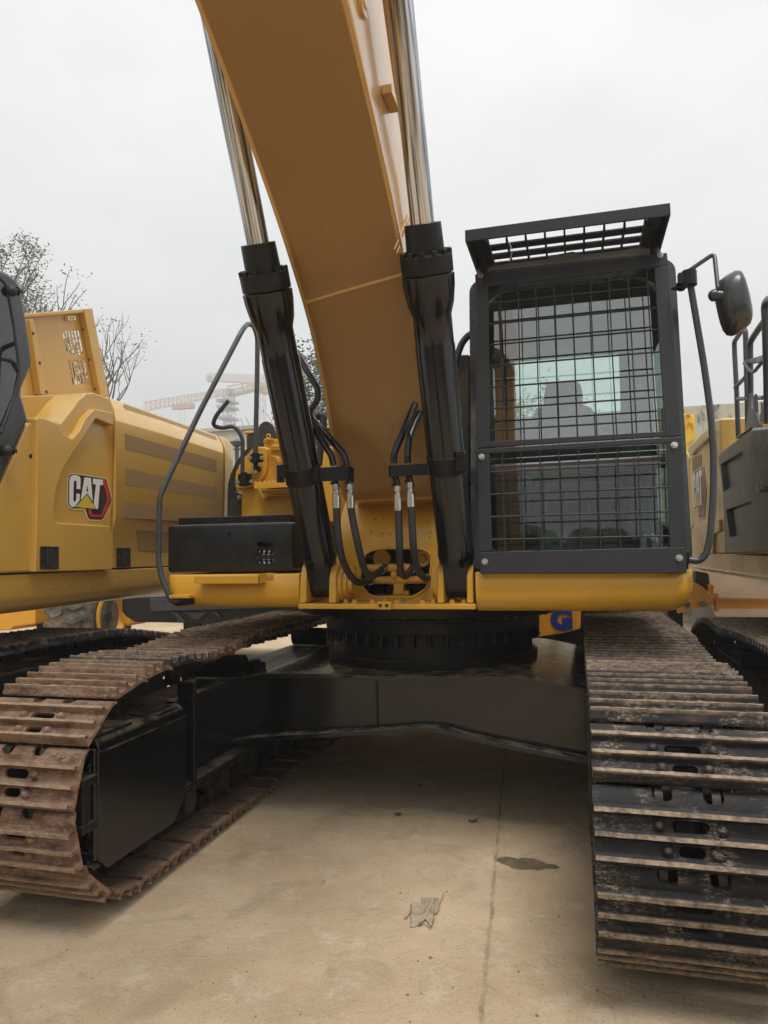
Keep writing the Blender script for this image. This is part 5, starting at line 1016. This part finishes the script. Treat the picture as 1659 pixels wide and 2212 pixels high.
dpoly(L2((292, 125), (312, 125), (312, 165), (292, 165)), 8.95, .1, 'hinge_lug', YELO, WL, .008)
dpoly(L2((300, 60), (360, 50), (350, 180), (300, 260)), 9.4, .3, 'axle_frame', BLKM, WL, .01)
g = MB(); g.bb((-9, 9.8, .9), (-6.3, 11, 1.7)); g.build('rear_body', YELO, WL, bevel=.05)
# dark machine body behind the left track
DM = thing('crawler_machine', (-2.9, 9.6, 0), 'low black machine underbody with slanted cut-outs behind the left track', 'machine')
dm = dpoly([(262, 1290), (700, 1280), (700, 1322), (655, 1350), (290, 1344), (272, 1333), (262, 1322)], 9.2, 1.5, 'underbody', BLKM, DM, .03)
F_ = lambda *P: [(324+a*.2196, 864+b*.2196) for a, b in P]
dpoly(F_((0, 1955), (1300, 1955), (1300, 2040), (0, 2080)), 9.15, .04, 'side_rail', CBK, DM, .01)
for P in (((200, 2085), (270, 2090), (350, 2185), (290, 2180)), ((340, 2090), (560, 2090), (470, 2160), (440, 2160)), ((600, 2085), (650, 2085), (700, 2130), (690, 2140))):
    dpoly(F_(*P), 9.17, .05, 'cut_out', RUB, DM, 0)
g = MB(); g.bb((-4.6, 9.4, 0), (-4.3, 10.5, .9)); g.build('track_frame', BLKM, DM, bevel=.03); g = MB(); g.bb((-1.6, 9.4, 0), (-1.3, 10.5, .9)); g.build('track_frame', BLKM, DM, bevel=.03)
# machine with blue lettering behind the swing ring
YM = thing('parked_machine', (1.2, 9.2, 0), 'orange-yellow machine with blue capital letters seen under the cab floor', 'machine')
BL = lambda a, b: (486+.5208*a, 1285+.5208*b)
yb2 = 8.8
cwp = dpoly([BL(1180, 30), BL(1478, 30), BL(1474, 142), BL(1440, 150), BL(1400, 160), BL(1310, 174), BL(1180, 176)], yb2, .9, 'counterweight', YELO, YM, .02)
BLU = mat('blue_letters', (.012, .035, .25), .5, var=.05)
def text(body, p, size, m_, parent, name='lettering', off=.012):
    cu = bpy.data.curves.new(name, 'FONT'); cu.body = body; cu.size = size; cu.extrude = .004; cu.offset = off; cu.space_character = 1.0
    o = bpy.data.objects.new('t', cu); C.objects.link(o); bpy.context.view_layer.update()
    me = bpy.data.meshes.new_from_object(o.evaluated_get(bpy.context.evaluated_depsgraph_get())); bpy.data.objects.remove(o)
    me.materials.clear(); me.materials.append(m_); n = bpy.data.objects.new(name, me); C.objects.link(n); n.rotation_euler = (math.radians(90), 0, 0); n.location = p; par(n, parent); return n
a = A(1, yb2-.006, *BL(1354, 145)); b = A(1, yb2-.006, *BL(1354, 60)); hgt = b.z-a.z
text('G', (a.x, yb2-.006, a.z+.01), hgt*1.38, BLU, YM, off=.022); text('N', (a.x-.40, yb2-.006, a.z+.01), hgt*1.38, BLU, YM, off=.022)
g = MB(); g.bb((.3, 9.0, 0), (2.1, 10.5, .75)); g.build('undercarriage', BLKM, YM, bevel=.03)
# yellow machine part behind the cab's right edge
YP = thing('parked_machine', (2.7, 11.5, 0), 'bright yellow machine housing with rounded top beside the cab, before the wall', 'machine')
QQ = lambda *P: [(1431+a*.2197, 864+b*.2197) for a, b in P]
yp = dpoly(QQ((190, 130), (285, 128), (320, 165), (330, 360), (320, 395), (255, 440), (235, 900), (190, 1900)), 11.2, .8, 'housing', mat('bright_yellow', (.72, .45, .03), .5, var=.05), YP, .03)
g = MB(); g.tube([A(1, 11.18, *q_) for q_ in QQ((225, 275), (245, 222), (270, 215), (295, 235), (310, 275))], .010, n=6, fillet=.05); g.build('housing_rib', YELO, yp)
dpoly(QQ((232, 126), (275, 126), (278, 155), (236, 158)), 11.17, .1, 'cap', YELO, YP, .01)
# orange-yellow frame low at the right
RF = thing('blade_frame', (3.0, 9.0, 0), 'orange-yellow steel frame with curved side plate and long tube at the right', 'machine part')
Rr = lambda *P: [(1404+a*.1536, 1215+b*.1536) for a, b in P]
FY = mat('frame_yellow', (.66, .36, .08), .45, var=.05, up_dust=.4)
dpoly(Rr((395, 640), (520, 560), (585, 300), (600, 296), (680, 345), (740, 420), (790, 500), (808, 612), (600, 660), (400, 720)), 8.0, .12, 'side_plate', FY, RF, .01)
dpoly(Rr((600, 292), (655, 293), (755, 355), (850, 455), (905, 535), (910, 605), (808, 610), (790, 500), (735, 410), (670, 335)), 8.12, .5, 'curved_plate', FY, RF, .03)
g = MB(); p = A(1, 8.2, *Rr((905, 560))[0]); q_ = A(1, 8.2, *Rr((950, 560))[0]); g.cyl(p, q_, .10, n=24); g.build('tube_collar', FY, RF); g = MB(); r_ = A(1, 8.2, *Rr((955, 572))[0]); g.cyl(r_, r_+Vector((6, 0, 0)), .062, n=24); g.build('cross_tube', FY, RF)
dpoly(Rr((848, 312), (895, 308), (908, 335), (905, 500), (865, 480), (852, 420)), 8.4, .2, 'upright_lug', YELO, RF, .02)
dpoly(Rr((640, 120), (830, 150), (848, 300), (845, 430), (640, 330)), 8.6, .3, 'black_post', RUB, RF, .02)
for q_ in ((525, 590), (738, 592), (775, 590)): g = MB(); g.bolt(A(1, 7.99, *Rr(q_)[0]), (0, -1, 0), .022, .02); g.build('frame_bolt', STL, RF)
g = MB(); g.bb((1.9, 8.3, 0), (2.05, 9.2, 1.2)); g.build('frame_leg', BLKM, RF); g = MB(); g.bb((8.0, 8.0, 0), (8.3, 8.5, 1.4)); g.build('frame_leg', BLKM, RF)
# ================================================================== wall, bank, lamp, building, cranes, trees
def wall_mat(name, col, stain):
    m = bpy.data.materials.new(name); m.use_nodes = True; t = m.node_tree; b = t.nodes['Principled BSDF']; tc = N(t, 'ShaderNodeTexCoord'); L = t.links.new
    n1 = N(t, 'ShaderNodeTexNoise', Scale=.9, Detail=10.0, Roughness=.7); L(tc.outputs['Object'], n1.inputs['Vector']); mp = N(t, 'ShaderNodeMapping'); mp.inputs['Scale'].default_value = (1.6, 1, .8); L(tc.outputs['Object'], mp.inputs[0])
    n2 = N(t, 'ShaderNodeTexNoise', Scale=1.8, Detail=12.0, Roughness=.75); L(mp.outputs[0], n2.inputs['Vector'])
    c1 = N(t, 'ShaderNodeValToRGB'); L(n1.outputs[0], c1.inputs[0]); c1.color_ramp.elements[0].position = .35; c1.color_ramp.elements[0].color = (*[c*.75 for c in col], 1); c1.color_ramp.elements[1].position = .65; c1.color_ramp.elements[1].color = (*col, 1)
    r = N(t, 'ShaderNodeMapRange'); r.inputs[1].default_value = .50; r.inputs[2].default_value = .60; r.inputs[4].default_value = stain; L(n2.outputs[0], r.inputs[0])
    mx = N(t, 'ShaderNodeMix', data_type='RGBA'); L(r.outputs[0], mx.inputs[0]); L(c1.outputs[0], mx.inputs[6]); mx.inputs[7].default_value = (.07, .075, .07, 1); L(mx.outputs[2], b.inputs['Base Color']); b.inputs['Roughness'].default_value = .9; return m
WY = 16.0
W1 = wall_mat('wall_plaster', (.50, .49, .42), .18); W2 = wall_mat('wall_stained', (.52, .49, .38), .85)
g = MB(); g.bb((-30, WY, 0), (-1.5, WY+.3, 4.62)); g.bb((-30, WY-.06, 4.62), (-1.5, WY+.36, 4.72)); w1 = g.build('boundary_wall', W1, bevel=.01); tag(w1, 'pale grey boundary wall behind the left excavator and the lamp post', 'wall')
g = MB(); g.bb((-1.5, WY, 0), (30, WY+.3, 4.5)); w2 = g.build('boundary_wall', W2, bevel=.01); tag(w2, 'cream boundary wall with black mould stains behind the cab and railings', 'wall')
for k in range(9): g = MB(); g.bb((-1.0+k*1.9, WY-.015, .0), (-.985+k*1.9+.01, WY, 4.49)); g.build('wall_joint', RUB, w2)
for k in range(6): g = MB(); g.bb((-16.0+k*2.6, WY-.05, .0), (-15.7+k*2.6, WY, 4.6)); g.build('wall_pier', W1, w1)
# dirt bank
DB = mat('bank_earth', (.16, .105, .06), .95, var=.3, vscale=1.2, dirt=(.10, .07, .05), dirt_amt=.3, dscale=2.5, bump=.8, bscale=9)
g = MB(); rg = random.Random(5); rows = []
for j, (y_, z_) in enumerate(((11.8, 0), (12.2, .7), (12.7, 1.25), (13.3, 1.6), (15.95, 1.8))):
    rows.append([Vector((3.1+i*.6+rg.uniform(-.1, .1), y_+rg.uniform(-.12, .12), max(-.02, z_+(rg.uniform(-.09, .09) if j else -.02)-(0.5*max(0, 1.2-i*.6)))) ) for i in range(36)])
g.loft(rows, close=False, cap=False); structure(g.build('embankment', DB, smooth=80))
# street lamp by the wall
SLP = thing('street_lamp', (A(1, 15, 509, 960).x, 15, 0), 'small dark lantern on a post in front of the pale wall', 'street lamp')
def J_(y_, *P): return [X('J', 1, y_, *q_) for q_ in P]
b_, t_ = J_(15, (880, 1300), (878, 1130)); xx = SLP.location.x+.0; xx = b_.x
g = MB(); g.cyl((xx, 15, 0), (xx, 15, J_(15, (880, 1180))[0].z), .055, .045, n=14); g.cyl((xx, 15, J_(15, (880, 1215))[0].z), (xx, 15, J_(15, (880, 1205))[0].z), .08); g.build('post', RAIL, SLP)
z1, z2, z3 = J_(15, (880, 1190))[0].z, J_(15, (880, 1155))[0].z, J_(15, (880, 1128))[0].z
g = MB(); g.lathe((xx, 15, z1), (0, 0, 1), [(0, .05), (.02, .09), ((z2-z1), .15), ((z2-z1)+.02, .17), ((z3-z1)*.75, .07), ((z3-z1), .05), ((z3-z1)+.02, .01)], 8); g.build('lantern', RAIL, SLP, smooth=0)
# unfinished building with rebar behind the wall
UB = thing('unfinished_building', (-26, 60, 0), 'far unfinished concrete building with rebar spikes rising above the left wall', 'building')
CON = mat('far_concrete', (.40, .40, .39), .9, var=.08)
a, b = A(1, 60, 560, 926), A(1, 60, 700, 912)
g = MB(); g.bb((a.x-1, 60, 0), (b.x+6, 72, a.z-.2)); g.build('concrete_frame', CON, UB)
rg = random.Random(11); g = MB()
for k in range(26):
    x_ = a.x-2+k*.62+rg.uniform(-.2, .2); g.cyl((x_, 60.2+rg.uniform(0, 3), a.z-.3), (x_+rg.uniform(-.05, .05), 60.2, a.z+rg.uniform(.3, 2.0)), .035, n=4)
rb = g.build('rebar', mat('rebar', (.30, .26, .24), .9), UB)
# cranes
def lattice(g, a, b, w_, h_, n, r, upv=Vector((0, 0, 1)), tri=False):
    a, b = Vector(a), Vector(b); d = (b-a).normalized(); s_ = d.cross(upv).normalized(); u_ = s_.cross(d).normalized()
    def pt(t, i): 
        c_ = a.lerp(b, t)
        if tri: return c_+(s_*w_/2*(1 if i == 0 else -1) if i < 2 else u_*h_)
        return c_+s_*w_/2*(1 if i in (0, 1) else -1)+u_*(h_ if i in (1, 2) else 0)
    m_ = 3 if tri else 4
    for i in range(m_): g.cyl(pt(0, i), pt(1, i), r*1.5, n=5)
    for k in range(n):
        t0, t1 = k/n, (k+1)/n; tm = (t0+t1)/2
        if tri:
            for i in (0, 1): g.cyl(pt(t0, i), pt(tm, 2), r, n=4); g.cyl(pt(tm, 2), pt(t1, i), r, n=4)
            g.cyl(pt(t0, 0), pt(t1, 1), r, n=4)
        else:
            for i in range(4): j = (i+1) % 4; g.cyl(pt(t0, i), pt(t1, j) if (k+i) % 2 else pt(t0, j), r, n=4); g.cyl(pt(t0, j) if (k+i) % 2 else pt(t1, i), pt(t1, j), r, n=4)
CY_ = mat('crane_yellow', (.50, .36, .20), .7, var=.05); CR_ = mat('crane_red', (.52, .40, .36), .7, var=.1); CG = mat('crane_grey', (.35, .37, .38), .7)
YC = 150
def JC(x, y, Y=YC): return X('J', 1, Y, x, y)
mb = JC(795, 1060); mt = JC(795, 690)
T1 = thing('tower_crane', (mb.x, YC, 0), 'yellow tower crane with its long sloping boom and boxy counterweight above the hood', 'crane')
g = MB(); lattice(g, (mt.x, YC, 0), (mt.x, YC, mt.z), 1.9, 1.9, 26, .07, Vector((0, 1, 0))); g.build('mast', CR_, T1)
g = MB(); ja, jb = JC(800, 725), JC(60, 872, YC-50); lattice(g, ja, jb, 1.2, 1.4, 24, .04, tri=True); g.build('jib', CY_, T1)
g = MB(); jc = JC(1110, 655, YC+16); lattice(g, ja, jc, 1.6, 1.0, 8, .08, tri=True); g.prism([ja, ja+Vector((0, 0, -.5)), jc+Vector((0, 0, -.5)), jc], (0, 1.4, 0)); g.build('counter_jib', CY_, T1)
g = MB(); a, b = JC(1092, 650, YC+16), JC(1150, 712, YC+16); g.bb((a.x, YC+15, b.z), (b.x, YC+18, a.z)); g.build('counterweight', CY_, T1)
g = MB(); tp_ = JC(930, 628); g.cyl(mt+Vector((0, 0, 1)), JC(940, 630), .12, n=4); g.cyl(JC(940, 630), jc, .10, n=4); g.cyl(JC(940, 630), JC(500, 745, YC-20), .08, n=4); g.cyl(JC(925, 628), JC(925, 680), .2, n=5); g.build('tie_bars', CY_, T1)
for y_ in (775, 830, 925):
    g = MB(); a, b = JC(745, y_+10), JC(855, y_+22); g.bb((a.x, YC-2.5, b.z), (b.x, YC+2.5, a.z)); 
    for k in range(5): xk = a.x+(b.x-a.x)*k/4; g.cyl((xk, YC-2.5, a.z), (xk, YC-2.5, a.z+1.3), .07, n=4)
    g.cyl((a.x, YC-2.5, a.z+1.3), (b.x, YC-2.5, a.z+1.3), .07, n=4)
    g.build('platform', CG, T1)
g = MB(); a, b = JC(822, 690), JC(852, 720); g.bb((a.x, YC-2, b.z), (b.x, YC, a.z)); g.build('cabin', CG, T1)
g = MB(); p = JC(375, 830, YC-25); g.cyl(p, p-Vector((0, 0, 12)), .04, n=4); g.cyl(p+Vector((1, 0, 0)), p+Vector((1, 0, -12)), .04, n=4); g.bb(p+Vector((-1.5, -.5, -.6)), p+Vector((3, .5, .3))); g.build('trolley', CR_, T1)
T2 = thing('tower_crane', (JC(1080, 700, 210).x, 210, 0), 'pale distant crane whose level boom runs behind the yellow crane', 'crane')
g = MB(); lattice(g, JC(625, 605, 210), JC(1160, 628, 210), 2.0, 2.6, 26, .07, tri=True); lattice(g, JC(1160, 628, 210), JC(1560, 665, 210), 2.0, 2.4, 20, .07, tri=True); g.build('jib', CR_, T2)
g = MB(); p = JC(1085, 640, 210); lattice(g, (p.x, 210, 0), (p.x, 210, p.z+3), 2.0, 2.0, 30, .07, Vector((0, 1, 0))); g.build('mast', CR_, T2)
g = MB(); a, b = JC(620, 560, 210), JC(640, 610, 210); g.bb((a.x, 209, b.z), (b.x, 212, a.z)); g.build('end_frame', CR_, T2)
# trees
BARK = mat('bark', (.10, .08, .065), .9, var=.2); LEAF = mat('leaf', (.12, .145, .08), .6, var=.5, vscale=1.4)
LEAF.node_tree.nodes['Principled BSDF'].inputs['Subsurface Weight'].default_value = 0
def tree(base, h, spread, label, leafy, seed, n0=5, cat='tree', group=None, lean=(0, 0), leaf=.05, lpt=48, depth=4, leafz=0):
    R_ = random.Random(seed); T = thing('tree', base, label, cat, group); gb_ = MB(); gl_ = MB(); tips = []
    def grow(p, d, L_, r, k):
        pts = [p]; q_ = p; dd = d
        for s_ in range(4):
            dd = (dd+Vector((R_.uniform(-.16, .16), R_.uniform(-.16, .16), R_.uniform(-.04, .12)))).normalized(); q_ = q_+dd*L_/4; pts.append(q_)
        gb_.tube(pts, r, n=6 if k < 2 else 4, rr=[r*(1-.45*i/4) for i in range(5)])
        if k >= 2: tips.extend([(pts[2], k), (pts[4], k)])
        if k >= depth: tips.append((q_, k)); return
        for c_ in range(R_.choice((2, 3, 3)) if k else n0):
            s_ = R_.choice((2, 3, 4, 4)) if k else R_.choice((3, 4, 4)); ax_ = Vector((R_.uniform(-1, 1), R_.uniform(-1, 1), R_.uniform(-.2, .3))).normalized()
            nd = (dd*R_.uniform(.6, 1.0)+ax_*spread*R_.uniform(.5, 1.0)+Vector((0, 0, .18))).normalized(); grow(pts[s_], nd, L_*R_.uniform(.60, .80), r*.55, k+1)
    grow(Vector(base), Vector((lean[0], lean[1], 1)).normalized(), h*.36, h*.016, 0)
    gb_.build('trunk', BARK, T, smooth=60)
    nl = 0
    for p, k in tips:
        f = leafy(p)
        if R_.random() > f: continue
        for i in range(int(lpt*R_.uniform(.4, 1.2))):
            c_ = p+Vector((R_.gauss(0, .17), R_.gauss(0, .17), R_.gauss(0, .14))); a_ = Vector((R_.uniform(-1, 1), R_.uniform(-1, 1), R_.uniform(-.6, .4))).normalized(); b_ = a_.cross(Vector((R_.uniform(-1, 1), R_.uniform(-1, 1), R_.uniform(-1, 1)))).normalized(); s_ = leaf*R_.uniform(.6, 1.25)
            gl_.face([gl_.bm.verts.new(c_+v) for v in (a_*-s_, b_*s_*.42+a_*s_*.1, a_*s_, b_*-s_*.42+a_*s_*.1)]); nl += 1
    if nl: gl_.build('crown', LEAF, T, smooth=0)
    else: gl_.bm.free()
    return T
b1 = A(1, 18, -70, 900); tree((b1.x, 18, 0), 11.4, .60, 'leafy evergreen tree rising above the cab at the left edge', lambda p: .85, 4, lpt=55, n0=8, depth=4)
b1 = A(1, 17.2, 45, 900); tree((b1.x, 17.2, 0), 9.6, .55, 'thin half-leafed tree behind the raised hood lid', lambda p: .55 if p.x < b1.x+1.2 else .12, 21, lpt=26, n0=5, depth=4, lean=(.12, 0))
b1 = A(1, 18.4, 95, 900); tree((b1.x, 18.4, 0), 9.6, .62, 'bare tree with few leaves reaching right of the open hood lid', lambda p: .10, 33, lpt=12, n0=6, depth=5, lean=(.1, 0))
b1 = A(1, 18, 722, 900); tree((b1.x, 18, 0), 6.9, .42, 'dense tree between the left boom cylinder and the boom', lambda p: 1, 8, lpt=36, n0=6, depth=4, leaf=.06)
b1 = A(1, 19, 1118, 900); tree((b1.x, 19, 0), 5.8, .32, 'slim tree seen through the rear window of the cab', lambda p: .6, 15, lpt=16, n0=4, depth=4)
# unseen dark mass added behind the camera to darken reflections and low sky
g = MB(); rg = random.Random(2)
for k in range(380):
    x_ = -22+k*.116+rg.uniform(-.3, .3); g.ball((x_, -13+rg.uniform(-.6, .6), rg.uniform(.3, 5.2)), rg.uniform(.5, .9), n=6, sc=(1, .8, 1))
hd_ = g.build('unseen_blocker', LEAF, smooth=0); tag(hd_, 'dark leafy mass, unseen, added to dim what the glass and paint reflect', 'unseen_blocker')
# ================================================================== small things on the ground
GC = mat('glove_cloth', (.40, .33, .235), .95, var=.2, vscale=30, dirt=(.2, .16, .11), dirt_amt=.3, dscale=50, bump=.5, bscale=200)
def GL(x, y, z=0): s_ = .0977; return A(2, z, (1600+x*.1808)*.54, (3480+y*.1808)*.54)
c_ = GL(540, 950); GLV = thing('work_glove', c_, 'crumpled dusty work glove lying palm down on the concrete', 'glove')
def slab(pts, z0, th, name, jit=.0015, seed=1):
    R_ = random.Random(seed); g = MB(); P = [GL(*q_, 0) for q_ in pts]; c_ = sum(P, Vector())/len(P); n_ = len(P)
    ring = lambda s_, z_, j: [c_+(p-c_)*s_+Vector((R_.uniform(-j, j), R_.uniform(-j, j), z_+R_.uniform(-j, j))) for p in P]
    g.loft([ring(1, z0+.0006, .0002), ring(1.01, z0+th*.5, jit), ring(.93, z0+th, jit), ring(.6, z0+th*.75, jit*2), ring(.25, z0+th*1.05, jit)]); return g.build(name, GC, GLV, smooth=50)
slab([(240, 1290), (240, 800), (290, 780), (420, 850), (480, 850), (480, 660), (520, 640), (620, 640), (750, 640), (830, 650), (870, 700), (850, 900), (740, 1000), (760, 1100), (720, 1250), (680, 1320), (540, 1220), (440, 1230), (340, 1270)], 0, .012, 'cuff', .002)
slab([(250, 860), (290, 790), (430, 840), (520, 850), (560, 950), (540, 1030), (450, 1070), (300, 1060), (255, 1030)], .011, .010, 'palm', .0015, 2)
def finger(pts, r, z=.014): g = MB(); g.tube([GL(*q_, z) for q_ in pts], r, n=8, fillet=.01); g.build('finger', GC, GLV)
finger([(560, 1100), (640, 950), (700, 800), (750, 650)], .0060); finger([(430, 1180), (560, 1060), (640, 900), (690, 790)], .0050, .018); finger([(540, 860), (600, 760), (620, 650)], .0065); finger([(500, 860), (490, 760), (520, 660)], .0055); finger([(700, 1000), (730, 850), (740, 790)], .0065); finger([(860, 780), (920, 650), (965, 510)], .0035, .006)
finger([(240, 880), (190, 960), (120, 1060)], .0055, .008)
slab([(580, 1100), (640, 1040), (740, 1060), (740, 1180), (700, 1300), (660, 1310), (560, 1200)], .010, .011, 'thumb', .002, 4)
finger([(840, 700), (860, 760), (850, 860), (790, 960)], .005, .010); finger([(260, 1110), (360, 1130), (470, 1150)], .0055, .012)
# litter: leaves, paper, pebbles
LIT = mat('dry_leaf', (.13, .09, .055), .9, var=.3); PAP = mat('paper_scrap', (.55, .52, .47), .9, var=.1); PEB = mat('pebble', (.26, .20, .14), .95, var=.3, vscale=20, bump=.5)
def scrap(x, y, s_, m_, name, label, cat, seed, group=None):
    R_ = random.Random(seed); c_ = A(2, 0, x, y); g = MB(); P = []
    n_ = 9
    for i in range(n_): a_ = 2*math.pi*i/n_; rr_ = s_*R_.uniform(.35, 1); P.append(Vector((c_.x+rr_*math.cos(a_)*1.3, c_.y+rr_*math.sin(a_), .002+R_.uniform(0, s_*.5))))
    g.loft([P, [p+Vector((0, 0, .0015)) for p in P]]); o = g.build(name, m_, smooth=40); return tag(o, label, cat, group)
scrap(862, 1761, .028, LIT, 'dry_leaf', 'curled brown leaf left of the other litter under the frame', 'leaf', 3)
scrap(1023, 1776, .026, LIT, 'dry_leaf', 'flat brown scrap just below the white paper', 'leaf', 5); scrap(1038, 1752, .024, PAP, 'paper_scrap', 'small crumpled white paper on the shaded concrete', 'paper', 7)
scrap(905, 1697, .016, LIT, 'dry_leaf', 'dark leaf deepest in the shade under the machine', 'leaf', 9)
rg = random.Random(9); PBL = None
peb = [(1207, 1980), (965, 1927), (865, 1930), (903, 2077), (910, 2147), (880, 2150), (1120, 2100), (1290, 2140), (700, 1905), (740, 1860), (930, 2070), (1160, 2195), (1390, 2155)]
for k in range(90):
    x_, y_ = (peb[k] if k < len(peb) else (rg.uniform(60, 1640), 2212-abs(rg.gauss(0, 260))))
    c_ = A(2, 0, x_, y_); s_ = rg.uniform(.004, .008) if k < len(peb) else rg.uniform(.0015, .0045)
    if k % 12 == 0 or PBL is None or k < 4:
        g = MB(); g.ball((0, 0, 0), 1, n=7, sc=(1, .8, .6)); 
        for v in g.bm.verts: v.co *= rg.uniform(.8, 1.15)
        PBL = g.build('pebble', PEB, smooth=60)
        o = PBL
    else: o = PBL.copy(); C.objects.link(o)
    o.location = (c_.x, c_.y, s_*.4); o.scale = (s_, s_, s_); o.rotation_euler = (0, 0, rg.uniform(0, 6)); tag(o, 'small brown pebble loose on the dusty concrete', 'pebble', 'pebbles scattered on the concrete')

# haze: one closed box of pale air round everything
hz = bpy.data.materials.new('haze'); hz.use_nodes = True; t = hz.node_tree; t.nodes.clear()
pv = N(t, 'ShaderNodeVolumePrincipled'); pv.inputs['Color'].default_value = (.93, .95, .97, 1); pv.inputs['Density'].default_value = .0042; pv.inputs['Anisotropy'].default_value = .2
o_ = N(t, 'ShaderNodeOutputMaterial'); t.links.new(pv.outputs[0], o_.inputs['Volume'])
g = MB(); g.bb((-150, -60, -1), (60, 235, 62)); hb = g.build('haze', hz, smooth=0); hb['kind'] = 'stuff'
